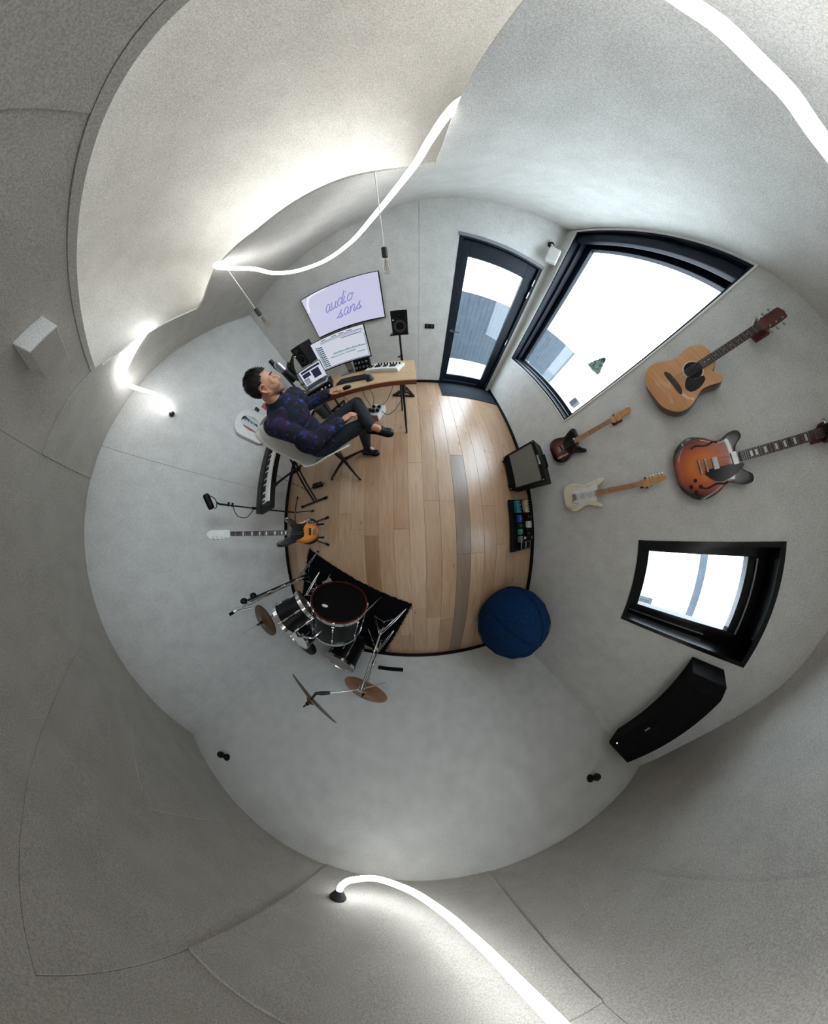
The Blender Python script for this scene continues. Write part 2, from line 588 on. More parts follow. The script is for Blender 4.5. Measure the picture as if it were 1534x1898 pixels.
# floor: dark sub-floor carrying every plank as its own board
fl = struct(MB().lohi((XL - 0.02, YB - 0.02, -0.06), (XR + 0.02, YF + 0.1, -0.014)).build('floor', 'black_matte'), 'oak plank floor of the music room')
PW = 0.196
def plank(x0, x1, y0, y1, col):
    MB().lohi((x0 + 0.0012, y0 + 0.0012, -0.014), (x1 - 0.0012, y1 - 0.0012, 0.0)).build('plank', 'plank', fl, bevel=0.0012, color=(*col, 1))
xb = 0.70 - PW * 16
k = 0
while xb < XR:
    x0, x1 = max(xb, XL), min(xb + PW, XR)
    if x1 > XL + 0.004 and x1 - x0 > 0.004:
        cuts = [YB]
        y = YB + random.uniform(0.5, 2.0)
        mid = (x0 + x1) / 2
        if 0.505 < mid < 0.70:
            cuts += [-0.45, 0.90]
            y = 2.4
        elif -0.67 < mid < -0.475:
            cuts += [-0.18]
            y = 1.75
        elif -0.87 < mid < -0.67:
            cuts += [-0.10]
            y = 1.6
        while y < YF - 0.3:
            cuts.append(y)
            y += random.uniform(1.3, 2.1)
        cuts.append(YF + 0.08)
        for i in range(len(cuts) - 1):
            t = random.random()
            c = Vector((0.46, 0.275, 0.15)).lerp(Vector((0.60, 0.40, 0.25)), t)
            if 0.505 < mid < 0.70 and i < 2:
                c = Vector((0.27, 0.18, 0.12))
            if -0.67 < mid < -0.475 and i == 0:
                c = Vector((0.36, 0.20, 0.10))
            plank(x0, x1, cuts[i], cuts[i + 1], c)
    xb += PW

def rects(u0, u1, v0, v1, holes):
    us = sorted({u0, u1, *[h[0] for h in holes], *[h[1] for h in holes]})
    vs_ = sorted({v0, v1, *[h[2] for h in holes], *[h[3] for h in holes]})
    us = [u for u in us if u0 <= u <= u1]
    vs_ = [v for v in vs_ if v0 <= v <= v1]
    for a in range(len(us) - 1):
        for b in range(len(vs_) - 1):
            cu, cv = (us[a] + us[a + 1]) / 2, (vs_[b] + vs_[b + 1]) / 2
            if not any(h[0] < cu < h[1] and h[2] < cv < h[3] for h in holes):
                yield us[a], us[a + 1], vs_[b], vs_[b + 1]

W1 = (1.08, 2.77, 0.865, 2.925)      # big window: y0 y1 z0 z1
W2 = (-1.03, -0.295, 1.285, 2.285)   # small window
D1 = (0.615, 1.745, -0.06, 2.355)    # door: x0 x1 z0 z1
FT = 0.012                           # felt thickness
def wall(name, axis, pos, sign, u0, u1, holes, seams, label):
    """masonry slab outside pos with felt panels lining it, split at the seams"""
    def bx(mb, a, b, c, d, n0, n1):
        lo, hi = sorted((pos + sign * n0, pos + sign * n1))
        if axis == 0:
            mb.lohi((lo, a, c), (hi, b, d))
        else:
            mb.lohi((a, lo, c), (b, hi, d))
    mb = MB()
    for r in rects(u0 - TH, u1 + TH, -0.06, ZT + 0.1, holes):
        bx(mb, *r, FT, TH)
    o = struct(mb.build(name, 'render_white'), label)
    cuts = [u0] + seams + [u1]
    for i in range(len(cuts) - 1):
        mb = MB()
        g = 0.0015
        for r in rects(cuts[i] + (g if i else 0), cuts[i + 1] - (g if i < len(cuts) - 2 else 0), 0.0, ZT, holes):
            bx(mb, *r, 0.0, FT + 0.001)
        mb.build('felt_panel', 'felt', o)
    return o
wl = wall('wall_left', 0, XL, -1, YB, YF, [], [0.49], 'grey felt wall beside the piano and bass guitar')
wr = wall('wall_right', 0, XR, 1, YB, YF, [W1, W2], [], 'grey felt wall carrying four guitars and two windows')
wb = wall('wall_back', 1, YB, -1, XL, XR, [], [], 'grey felt wall behind the drum kit')
wf = wall('wall_front', 1, YF, 1, XL, XR, [D1], [0.165], 'grey felt wall with the television and glazed door')

BH, BT = 0.055, 0.016
struct(MB().lohi((XL, YB, 0), (XL + BT, YF, BH)).build('baseboard_left', 'black', bevel=0.003), 'black baseboard under the left wall')
struct(MB().lohi((XR - BT, YB, 0), (XR, YF, BH)).build('baseboard_right', 'black', bevel=0.003), 'black baseboard under the guitar wall')
struct(MB().lohi((XL + BT, YB, 0), (XR - BT, YB + BT, BH)).build('baseboard_back', 'black', bevel=0.003), 'black baseboard behind the drums')
struct(MB().lohi((XL + BT, YF - BT, 0), (D1[0], YF, BH)).build('baseboard_front', 'black', bevel=0.003), 'black baseboard under the television wall')

# ------------------------------------------------------------------ ceiling: felt sheets on a warped height field
_cd = [(-2.335, -2.3, 2.33), (-2.335, -1.2, 2.32), (-2.335, 0, 2.325), (-2.335, 0.5, 2.32), (-2.335, 1.13, 2.306), (-2.335, 1.53, 2.29), (-2.335, 2.26, 2.24), (-2.335, 2.94, 2.19),
       (-1.9, 2.94, 2.26), (-0.9, 2.94, 2.43), (-0.25, 2.94, 2.555), (0.24, 2.94, 2.69), (0.8, 2.94, 2.78), (1.16, 2.94, 2.84), (1.63, 2.94, 2.93), (1.844, 2.94, 2.95),
       (-1.3, -2.3, 2.345), (0, -2.3, 2.32), (0.77, -2.3, 2.325), (1.65, -2.3, 2.385), (1.844, -2.3, 2.385),
       (1.844, -1.78, 2.39), (1.844, -1.32, 2.47), (1.844, -1.06, 2.54), (1.844, -0.82, 2.59), (1.844, -0.2, 2.74), (1.844, 0.61, 2.90), (1.844, 1.09, 2.935), (1.844, 1.9, 2.94), (1.844, 2.5, 2.95),
       (-1.87, 0.87, 2.29), (-1.74, 1.25, 2.26), (-1.69, 1.66, 2.23), (-1.45, 1.62, 2.22), (-1.22, 1.55, 2.21), (-0.85, 1.64, 2.22), (-0.55, 1.67, 2.25), (-0.29, 1.70, 2.28), (0.05, 1.77, 2.32), (0.20, 1.6, 2.35), (0.21, 1.39, 2.37), (0.25, 1.13, 2.42), (0.28, 1.0, 2.45),
       (-1.7, 0.73, 2.325), (-1.07, 0.75, 2.325), (-0.5, 0.75, 2.325), (-0.2, 0.74, 2.33), (-1.2, 0, 2.325), (-1.2, -1.0, 2.33), (-0.4, -1.0, 2.325), (-0.4, 0, 2.325), (0.4, -1.2, 2.325), (0.8, -1.4, 2.33), (0.2, -0.5, 2.33)]
_P = np.array([c[:2] for c in _cd]); _Z = np.array([c[2] for c in _cd])
def _phi(d2):
    return np.where(d2 > 1e-12, d2 * np.log(np.maximum(d2, 1e-12)), 0.0)
_n = len(_P)
_A = np.zeros((_n + 3, _n + 3))
_A[:_n, :_n] = _phi(((_P[:, None] - _P[None]) ** 2).sum(-1)) + np.eye(_n) * 0.0015
_A[:_n, _n] = 1; _A[:_n, _n + 1:] = _P; _A[_n, :_n] = 1; _A[_n + 1:, :_n] = _P.T
_W = np.linalg.solve(_A, np.concatenate([_Z, np.zeros(3)]))
def ceil_z(x, y):
    d2 = ((_P - np.array([x, y])) ** 2).sum(-1)
    return float(_phi(d2) @ _W[:_n] + _W[_n] + _W[_n + 1] * x + _W[_n + 2] * y)

ce = struct(MB().lohi((XL - TH, YB - TH, ZT + 0.1), (XR + TH, YF + TH, ZT + 0.25)).build('ceiling', 'render_white'), 'grey felt ceiling with a recessed light cove')

def sheet(name, P, dz=0.0, th=0.012, parent=ce):
    """felt sheet of real thickness over a grid of (x, y) points"""
    lo = [[Vector((x, y, ceil_z(x, y) + dz)) for x, y in r] for r in P]
    a, b = len(P), len(P[0])
    vs_ = [p for r in lo for p in r] + [p + Vector((0, 0, th)) for r in lo for p in r]
    n = a * b
    fs = []
    for i in range(a - 1):
        for j in range(b - 1):
            q = (i * b + j, i * b + j + 1, (i + 1) * b + j + 1, (i + 1) * b + j)
            fs += [q, tuple(x + n for x in q)[::-1]]
    rim = [i * b for i in range(a)] + [(a - 1) * b + j for j in range(1, b)] + [i * b + b - 1 for i in range(a - 2, -1, -1)] + [j for j in range(b - 2, 0, -1)]
    for i in range(len(rim)):
        p, q = rim[i], rim[(i + 1) % len(rim)]
        fs.append((p, q, q + n, p + n))
    return MB().add(vs_, fs).build(name, 'felt_ceiling', parent, smooth=True)

def lsp(a, b, n):
    return [a + (b - a) * i / n for i in range(n + 1)]
def rect_sheet(x0, x1, y0, y1, dz, name='ceiling_panel'):
    g = 0.001
    nx, ny = max(2, int((x1 - x0) / 0.12)), max(2, int((y1 - y0) / 0.12))
    return sheet(name, [[(x, y) for y in lsp(y0 + g, y1 - g, ny)] for x in lsp(x0 + g, x1 - g, nx)], dz)
HX0, HX1, HY0 = -1.72, 0.30, 0.75     # the cove opening
panels = [(-2.335, -1.69, 0.23, 0.80), (-1.69, -0.6, 0.23, 0.72), (-0.6, 0.30, 0.23, 0.72),
          (-2.335, -1.0, -0.80, 0.23), (-1.0, 0.30, -0.80, 0.23),
          (-2.335, -1.31, -1.38, -0.80), (-1.31, -0.60, -1.38, -0.80), (-2.335, -1.22, -2.30, -1.38), (-1.22, -0.60, -2.30, -1.38),
          (-0.60, 0.40, -1.20, -0.80), (-0.60, 0.40, -2.30, -1.20), (0.40, 0.85, -2.30, -0.80), (0.85, 1.844, -2.30, -0.80)]
dzs = [0, 0.004, 0.001, 0.003, 0.0, 0.005, 0.001, 0.0, 0.004, 0.003, -0.004, 0.001, 0.005]
for p, dz in zip(panels, dzs):
    rect_sheet(*p, dz)
rect_sheet(-1.69, 0.30, 0.72, 0.752, 0.0, 'cove_lip')
# the curved sheet round the cove: left strip, far strip, and the big sweep up to the window wall
EX = [(-1.72, 1.66), (-1.60, 1.67), (-1.45, 1.62), (-1.22, 1.55), (-1.01, 1.59), (-0.85, 1.64), (-0.55, 1.67), (-0.29, 1.70), (0.05, 1.755), (0.19, 1.75)]
EY = [(0.30, 0.72), (0.285, 1.0), (0.25, 1.13), (0.23, 1.23), (0.21, 1.39), (0.20, 1.6), (0.19, 1.75)]
def ey(x):
    return float(np.interp(x, [p[0] for p in EX], [p[1] for p in EX]))
def ex(y):
    return float(np.interp(y, [p[1] for p in EY], [p[0] for p in EY]))
sheet('curved_sheet', [[(x, y) for y in lsp(0.80, 2.94, 18)] for x in lsp(XL, HX0, 5)])
sheet('curved_sheet', [[(x, ey(x) + (2.94 - ey(x)) * t) for t in lsp(0, 1, 12)] for x in lsp(HX0, 0.19, 40)])
sheet('curved_sheet', [[(ex(y) + (XR - ex(y)) * t, y) for t in lsp(0, 1, 16)] for y in lsp(-0.80, 2.94, 40)])
# vaulted back of the cove
V = []
for i in range(41):
    x = HX0 - 0.12 + (0.62 - HX0 + 0.12) * i / 40
    row = []
    for j in range(33):
        t = j / 32
        ang = PI * t
        y = 1.40 - 0.66 * math.cos(ang)
        h = 0.42 * (math.sin(ang) ** 0.8 if 0 < t < 1 else 0)
        end = min(1.0, max(0.0, (x - HX0 + 0.12) / 0.25)) * min(1.0, max(0.0, (0.60 - x) / 0.3))
        zb = ceil_z(x, y) + 0.014
        row.append(Vector((x, y, zb + h * math.sin(PI / 2 * end))))
    V.append(row)
MB().grid(V).build('cove_vault', 'felt_ceiling', ce, smooth=True, solid=0.01)

# ------------------------------------------------------------------ windows and door
def ring(mb, axis, p0, p1, u0, u1, v0, v1, wu0, wu1, wv0, wv1):
    """rectangular frame between p0..p1 on the axis, member widths wu0 wu1 wv0 wv1"""
    for a, b, c, d in ((u0, u0 + wu0, v0, v1), (u1 - wu1, u1, v0, v1), (u0 + wu0, u1 - wu1, v0, v0 + wv0), (u0 + wu0, u1 - wu1, v1 - wv1, v1)):
        if axis == 0:
            mb.lohi((p0, a, c), (p1, b, d))
        else:
            mb.lohi((a, p0, c), (b, p1, d))
    return mb

wn = struct(ring(MB(), 0, 1.846, 2.13, *W1, 0.022, 0.022, 0.022, 0.022).build('window_1', 'frame_navy'), 'large dark framed window beside the glazed door')
ring(MB(), 0, 1.835, 1.846, W1[0] - 0.012, W1[1] + 0.012, W1[2] - 0.012, W1[3] + 0.012, 0.014, 0.014, 0.014, 0.014).build('edge_trim', 'white', wn)
ring(MB(), 0, 1.93, 2.00, W1[0] + 0.022, W1[1] - 0.022, W1[2] + 0.022, W1[3] - 0.022, 0.035, 0.035, 0.035, 0.035).build('window_frame', 'frame_navy', wn, bevel=0.004)
ring(MB(), 0, 2.02, 2.08, W1[0] + 0.022, W1[1] - 0.022, W1[2] + 0.022, W1[3] - 0.022, 0.10, 0.11, 0.075, 0.09).build('sash', 'frame_navy', wn, bevel=0.004)
MB().lohi((2.045, W1[0] + 0.12, W1[2] + 0.095), (2.055, W1[1] - 0.13, W1[3] - 0.11)).build('pane', 'pane', wn)
MB().lohi((1.87, W1[0] + 0.03, W1[3] - 0.12), (1.93, W1[1] - 0.03, W1[3] - 0.03)).build('blind_cassette', 'frame_navy', wn, bevel=0.01)
for dx in (1.90, 2.005):
    MB().lohi((dx, W1[0] + 0.03, W1[2] + 0.022), (dx + 0.012, W1[1] - 0.03, W1[2] + 0.034)).build('sill_strip', 'steel', wn)
MB().lohi((2.015, W1[1] - 0.25, W1[2] + 0.10), (2.03, W1[1] - 0.15, W1[2] + 0.125)).build('latch', 'steel', wn)

wn = struct(ring(MB(), 0, 1.836, 2.13, *W2, 0.03, 0.03, 0.03, 0.03).build('window_2', 'black_gloss'), 'small black framed window beside the hanging guitars')
ring(MB(), 0, 1.99, 2.07, W2[0] + 0.03, W2[1] - 0.03, W2[2] + 0.03, W2[3] - 0.03, 0.09, 0.085, 0.07, 0.12).build('sash', 'black_gloss', wn, bevel=0.004)
MB().lohi((2.025, W2[0] + 0.11, W2[2] + 0.09), (2.035, W2[1] - 0.105, W2[3] - 0.14)).build('pane', 'pane', wn)
MB().lohi((1.975, W2[0] + 0.12, W2[3] - 0.10), (1.99, W2[1] - 0.12, W2[3] - 0.09)).build('sash_strip', 'steel', wn)
MB().lohi((1.975, W2[0] + 0.05, W2[2] + 0.04), (1.985, W2[0] + 0.058, W2[3] - 0.30)).build('sash_strip', 'steel', wn)

dr = struct(ring(MB(), 1, 2.936, 3.10, D1[0], D1[1], 0.0, D1[3], 0.05, 0.05, 0.02, 0.05).build('door_1', 'frame_navy'), 'dark glazed door in the corner with a lever handle')
ring(MB(), 1, 2.975, 3.03, D1[0] + 0.05, D1[1] - 0.05, 0.02, D1[3] - 0.05, 0.095, 0.14, 0.17, 0.20).build('leaf', 'frame_navy', dr, bevel=0.004)
MB().lohi((D1[0] + 0.14, 2.998, 0.18), (D1[1] - 0.185, 3.006, D1[3] - 0.245)).build('pane', 'pane', dr)
MB().lohi((D1[0] + 0.07, 2.955, 0.055), (D1[1] - 0.25, 2.972, 0.075)).build('kick_strip', 'steel', dr)
MB().lohi((D1[0] - 0.012, 2.928, D1[3] - 0.03), (D1[1] + 0.005, 2.94, D1[3] + 0.012)).build('head_trim', 'grey', dr)
hd = MB().cyl((0.70, 2.975, 1.005), (0.70, 2.925, 1.005), 0.011).bar((0.69, 2.922, 1.005), (0.83, 2.922, 1.005), 0.016, 0.016).cyl((0.70, 2.977, 1.005), (0.70, 2.968, 1.005), 0.026).build('handle', 'chrome', dr, smooth=True)
for z in (2.09, 1.90, 1.07, 0.12):
    MB().cyl((1.692, 2.925, z - 0.05), (1.692, 2.925, z + 0.05), 0.009).build('hinge', 'chrome', dr, smooth=True)

# ------------------------------------------------------------------ the yard outside
struct(MB().lohi((-12, -12, -0.25), (16, 16, -0.12)).build('yard_ground', 'concrete'), 'pale paved yard outside the windows')
fe = thing('garden_fence', 'grey board fence behind the glazed door', 'fence', (1.6, 5.6, -0.12))
for i in range(54):
    x = -1.4 + i * 0.14
    MB().lohi((x, 5.6, -0.12), (x + 0.134, 5.63, 1.95)).build('board', 'fence', fe)
MB().lohi((-1.4, 5.63, 0.3), (6.16, 5.67, 0.4)).build('rail', 'fence', fe)
MB().lohi((-1.4, 5.63, 1.5), (6.16, 5.67, 1.6)).build('rail', 'fence', fe)
nb = thing('neighbour_house', 'white rendered house seen through the small window', 'building', (9.0, -4.0, -0.12))
MB().lohi((8.0, -9.0, -0.12), (10, 1.2, 3.4)).build('wall', 'render_white', nb)
MB().lohi((7.9, -9.1, 3.4), (10.1, 1.3, 3.6)).build('roof', 'fence', nb)
wi = MB().lohi((7.96, -4.4, 0.9), (8.0, -3.3, 2.2)).build('window', 'fence', nb)
MB().lohi((7.95, -4.3, 1.0), (7.97, -3.4, 2.1)).build('pane', 'black_gloss', wi)
MB().lohi((7.95, -2.4, -0.12), (8.0, -1.5, 2.0)).build('door', 'grey', nb)
gs = thing('garden_screen', 'grey privacy screen standing outside the small window', 'screen', (4.2, -1.0, -0.12))
for i in range(5):
    MB().lohi((4.2, -0.98 + i * 0.15, 1.1), (4.23, -0.84 + i * 0.15, 1.75)).build('panel', 'grey', gs)
for y in (-0.99, -0.24):
    MB().lohi((4.23, y, -0.12), (4.27, y + 0.04, 1.75)).build('post', 'fence', gs)
tr = thing('conifer_tree', 'small green clipped conifer growing in the white yard', 'tree', (5.0, 3.68, -0.12))
MB().cyl((5.0, 3.68, -0.12), (5.0, 3.68, 1.9), 0.022, 0.012).build('trunk', 'concrete', tr, smooth=True)
MB().lathe([(0.0, 1.77), (0.19, 1.80), (0.20, 1.86), (0.11, 2.08), (0.0, 2.26)], 14, Matrix.Translation((5.0, 3.68, 0))).build('crown', 'conifer', tr, smooth=True)
mb = MB()
rr = random.Random(3)
for i in range(900):
    t = rr.random() ** 0.8
    z = 1.76 + 0.50 * t
    R = 0.23 * (1 - t) + 0.015
    a = rr.uniform(0, 2 * PI)
    q = R * rr.uniform(0.8, 1.05)
    c = Vector((5.0 + q * math.cos(a), 3.68 + q * math.sin(a), z))
    d = Vector((math.cos(a), math.sin(a), rr.uniform(-0.5, 0.8))).normalized() * 0.045
    s_ = Vector((-math.sin(a), math.cos(a), rr.uniform(-0.5, 0.5))) * 0.018
    mb.add([c - s_, c + s_, c + d], [(0, 1, 2)])
fo = mb.build('foliage', 'conifer', tr)
fo['kind'] = 'stuff'
pl = thing('yard_planter', 'small grey planter on a white post outside the big window', 'planter', (3.2, 2.07, -0.12))
MB().lohi((3.14, 2.0, 0.86), (3.26, 2.13, 1.02)).build('body', 'dark_grey', pl, bevel=0.01)
MB().cyl((3.2, 2.07, -0.12), (3.2, 2.07, 0.87), 0.03).build('post', 'white', pl)
MB().lohi((3.15, 2.01, 1.0), (3.25, 2.12, 1.025)).build('soil', 'black_matte', pl)

# ------------------------------------------------------------------ light tube
lt = thing('light_tube', 'long glowing white tube snaking across the ceiling', 'light', (-2.30, 1.0, 1.86))
def over(x, y, up):
    return (x, y, ceil_z(x, y) + up)
led_a = [(-2.30, 1.0, 1.88), (-2.27, 1.05, 1.97), (-2.24, 1.05, 2.08), (-2.17, 0.99, 2.20), (-2.04, 0.92, 2.235), (-1.88, 0.89, 2.245), (-1.77, 0.95, 2.235), (-1.69, 1.07, 2.245), over(-1.70, 1.20, 0.02), over(-1.80, 1.29, 0.05), over(-1.98, 1.45, 0.06), over(-1.95, 1.85, 0.06), over(-1.60, 1.98, 0.06), over(-1.0, 1.93, 0.06), over(-0.4, 1.95, 0.06), over(-0.05, 2.0, 0.06), over(0.02, 1.93, 0.06), over(-0.10, 1.87, 0.06), over(-0.5, 1.83, 0.06), over(-1.0, 1.80, 0.06), over(-1.25, 1.72, 0.05), over(-1.205, 1.57, 0.02),
         (-1.19, 1.53, 2.195), (-1.17, 1.64, 2.15), (-1.13, 1.81, 2.10), (-1.12, 2.03, 2.05), (-1.00, 2.24, 2.01), (-0.73, 2.29, 1.99), (-0.42, 2.13, 2.02), (-0.145, 1.84, 2.10), (0.05, 1.60, 2.21), (0.13, 1.43, 2.275), (0.18, 1.36, 2.34), over(0.24, 1.38, 0.06), over(0.36, 1.32, 0.06), over(0.44, 1.12, 0.06), over(0.40, 0.95, 0.06), over(0.30, 0.84, 0.05), over(0.27, 0.79, 0.0), (0.34, 0.74, 2.385),
         (0.46, 0.715, 2.38), (0.53, 0.67, 2.36), (0.60, 0.63, 2.345), (0.66, 0.59, 2.34), (0.77, 0.53, 2.35), (0.90, 0.38, 2.36), (0.86, 0.10, 2.33), (0.62, -0.22, 2.27), (0.40, -0.50, 2.23), (0.285, -0.80, 2.21), (0.255, -1.08, 2.20), (0.22, -1.29, 2.20), (0.17, -1.48, 2.20), (0.08, -1.71, 2.20), (-0.06, -1.93, 2.205), (-0.24, -2.04, 2.21), (-0.36, -1.985, 2.22), (-0.405, -1.945, 2.25), (-0.41, -1.94, 2.30)]
MB().tube(smooth_path(led_a, 6), 0.0165, 10).build('glowing_tube', 'led', lt, smooth=True)
MB().lathe([(0.026, -0.0), (0.03, 0.012), (0.022, 0.035), (0.012, 0.04)], 16, frameM((-2.333, 0.985, 1.855), x=(0, 1, 0), z=(0.8, 0.2, 0.55))).build('end_cap', 'dark_grey', lt, smooth=True)
MB().lathe([(0.040, 0.0), (0.042, 0.012), (0.030, 0.03), (0.02, 0.045)], 18, frameM((-0.41, -1.94, 2.325), x=(1, 0, 0), z=(0, 0, -1))).build('end_cap', 'dark_grey', lt, smooth=True)

# felt covered box screwed to the ceiling
z0 = ceil_z(-1.27, 0.53)
tag(MB().lohi((-1.355, 0.46, 2.262), (-1.185, 0.595, z0 + 0.003)).build('ceiling_box', 'felt_ceiling', bevel=0.004), 'small felt covered box fixed under the ceiling', 'box')

# ------------------------------------------------------------------ desk
dk = thing('desk', 'oak topped desk on black steel trestles under the television', 'desk', (-0.72, 1.6, 0))
DX0, DX1, DY0, DY1 = -1.52, 0.055, 1.275, 1.935
MB().lohi((DX0, DY0 + 0.018, 0.70), (DX1, DY1, 0.74)).build('desk_top', 'desk_top', dk, bevel=0.002)
MB().lohi((DX0, DY0, 0.698), (DX1, DY0 + 0.018, 0.74)).build('front_edge', 'desk_edge', dk, bevel=0.002)
for x in (-0.10, -1.36):
    MB().bar((x, 1.34, 0.69), (x, 1.88, 0.69), 0.03, 0.03).build('trestle_bar', 'black_metal', dk)
    MB().tube([(x + 0.02, 1.36, 0.69), (x + 0.01, 1.315, 0.0)], 0.014, 8).build('leg', 'black_metal', dk, smooth=True)
    MB().tube([(x - 0.03, 1.84, 0.69), (x - 0.06, 1.86, 0.0)], 0.014, 8).build('leg', 'black_metal', dk, smooth=True)
MB().bar((-1.36, 1.34, 0.69), (-0.09, 1.34, 0.69), 0.035, 0.025).build('under_rail', 'black_metal', dk)
MB().bar((-1.36, 1.85, 0.69), (-0.12, 1.85, 0.69), 0.035, 0.025).build('under_rail', 'black_metal', dk)

# ------------------------------------------------------------------ television
tv = thing('television', 'wall mounted television showing lavender picture with handwritten lettering', 'television', (-0.885, 2.91, 1.22))
MB().lohi((-1.445, 2.885, 1.215), (-0.325, 2.925, 1.865)).build('case', 'black', tv, bevel=0.004)
MB().lohi((-1.432, 2.882, 1.232), (-0.338, 2.886, 1.853)).build('screen', 'tv', tv)
MB().lohi((-1.05, 2.925, 1.40), (-0.70, 2.94, 1.70)).build('bracket', 'black_metal', tv)
MB().lohi((-0.93, 2.88, 1.205), (-0.85, 2.90, 1.216)).build('logo_tab', 'dark_grey', tv)
G = {'a': [[(0.75, 0.85), (0.45, 1.0), (0.12, 0.75), (0.05, 0.3), (0.25, 0.0), (0.55, 0.15), (0.78, 0.8), (0.7, 0.2), (0.95, 0.05), (1.1, 0.2)]],
     'u': [[(0.05, 0.95), (0.05, 0.25), (0.3, 0.0), (0.6, 0.25), (0.75, 0.95), (0.68, 0.2), (0.9, 0.02), (1.1, 0.2)]],
     'd': [[(0.75, 0.8), (0.45, 1.0), (0.1, 0.7), (0.05, 0.25), (0.3, 0.0), (0.6, 0.2), (0.82, 1.0), (0.95, 1.8), (0.78, 0.5), (0.85, 0.05), (1.1, 0.2)]],
     'i': [[(0.1, 0.95), (0.02, 0.3), (0.2, 0.0), (0.45, 0.2)], [(0.2, 1.35), (0.24, 1.45)]],
     'o': [[(0.5, 1.0), (0.12, 0.75), (0.08, 0.25), (0.4, 0.0), (0.75, 0.3), (0.75, 0.8), (0.45, 1.0), (0.8, 0.85), (1.0, 0.95)]],
     's': [[(-0.2, 0.0), (0.25, 0.5), (0.55, 1.1), (0.45, 0.7), (0.7, 0.35), (0.45, 0.0), (0.1, 0.12), (0.6, 0.05), (1.0, 0.25)]],
     'n': [[(0.02, 0.9), (0.1, 0.0), (0.2, 0.6), (0.5, 1.0), (0.72, 0.75), (0.68, 0.15), (0.9, 0.02), (1.1, 0.2)]]}
mb = MB()
for word, x0, zb, s_ in (('audio', -1.165, 1.525, 0.098), ('sans', -1.02, 1.385, 0.098)):
    x = x0
    for ch in word:
        for st in G[ch]:
            pts = [(x + (p[0] * 0.9 + 0.42 * p[1]) * s_, 2.8805, zb + p[1] * s_ + (x - x0) * 0.13) for p in st]
            mb.tube(smooth_path(pts, 5), 0.0075, 6)
        x += s_ * (0.55 if ch == 'i' else 1.0)
mb.build('lettering', 'tv_ink', tv)

# ------------------------------------------------------------------ computer gear on the desk
mo = thing('computer_monitor', 'wide computer monitor showing a pale recording timeline', 'monitor', (-0.76, 1.86, 0.74))
Mm = rotM((-0.76, 1.85, 0.872), 0, -4)
MB(Mm).lohi((-0.325, 0, -0.01), (0.325, 0.025, 0.352)).build('case', 'black', mo, bevel=0.003)
sc = MB(Mm).lohi((-0.315, -0.002, 0.006), (0.315, 0.0, 0.344)).build('screen', 'screen', mo)
mb = MB(Mm)
q = lambda m_, x0, x1, z0, z1: m_.lohi((x0, -0.0032, z0), (x1, -0.0022, z1))
for i in range(40):
    q(mb, -0.20 + i * 0.0125, -0.192 + i * 0.0125, 0.305, 0.313)
q(mb, -0.2, 0.31, 0.294, 0.297)
for i in range(26):
    q(mb, 0.05 + i * 0.009, 0.056 + i * 0.009, 0.272, 0.283)
for i in range(11):
    q(mb, -0.235, -0.195, 0.03 + i * 0.023, 0.042 + i * 0.023)
    q(mb, -0.255, -0.24, 0.03 + i * 0.023, 0.048 + i * 0.023)
q(mb, -0.31, 0.31, 0.010, 0.016)
for x in (-0.18, -0.05, 0.04, 0.13):
    q(mb, x, x + 0.06, 0.322, 0.329)
mb.build('screen_menus', 'screen_ink', sc)
mb = MB(Mm)
rr = random.Random(5)
for i in range(26):
    x = -0.10 + i * 0.016
    q(mb, x, x + 0.014, 0.135, 0.145 + rr.random() * 0.012)
    if i < 20:
        q(mb, x - 0.05, x - 0.037, 0.105, 0.112 + rr.random() * 0.01)
for i in range(7):
    q(mb, 0.18 + i * 0.014, 0.19 + i * 0.014, 0.075, 0.09)
q(mb, -0.28, -0.26, 0.02, 0.29)
q(mb, 0.3, 0.31, 0.02, 0.26)
mb.build('screen_tracks', 'screen_teal', sc)
MB().lohi((-0.79, 1.875, 0.75), (-0.71, 1.895, 1.0)).build('stand', 'steel', mo)
MB().lohi((-0.87, 1.80, 0.74), (-0.63, 1.92, 0.752)).build('foot', 'steel', mo, bevel=0.003)

au = thing('audio_interface', 'black audio interface with knobs under the laptop', 'interface', (-1.09, 1.56, 0.74))
Ma = rotM((-1.10, 1.575, 0.74), 20)
MB(Ma).lohi((-0.18, -0.11, 0), (0.18, 0.11, 0.075)).build('case', 'black', au, bevel=0.003)
for i, x in enumerate((-0.13, -0.07, -0.01, 0.05, 0.10, 0.15)):
    MB(Ma).cyl((x, -0.11, 0.038), (x, -0.128, 0.038), 0.013 if i < 4 else 0.009, n=12).build('knob', 'plastic_white' if i > 2 else 'dark_grey', au, smooth=True)
lp = thing('laptop', 'open silver laptop on top of the audio interface', 'laptop', (-1.10, 1.58, 0.815))
MB(Ma).lohi((-0.155, -0.105, 0.0755), (0.155, 0.105, 0.090)).build('base', 'steel', lp, bevel=0.003)
MB(Ma).lohi((-0.13, -0.02, 0.09), (0.13, 0.08, 0.092)).build('keys', 'black', lp)
Ml = Ma @ rotM((0, 0.105, 0.092), 0, -14)
MB(Ml).lohi((-0.155, 0, 0), (0.155, 0.007, 0.215)).build('lid', 'steel', lp, bevel=0.002)
ls = MB(Ml).lohi((-0.143, -0.002, 0.016), (0.143, 0.0, 0.203)).build('screen', 'screen', lp)
mb = MB(Ml)
q(mb, -0.12, 0.13, 0.165, 0.19); q(mb, 0.0, 0.10, 0.05, 0.15); q(mb, -0.12, -0.02, 0.105, 0.155)
for i in range(5):
    q(mb, -0.13, -0.06, 0.03 + i * 0.014, 0.038 + i * 0.014)
mb.build('screen_windows', 'screen_dark', ls)

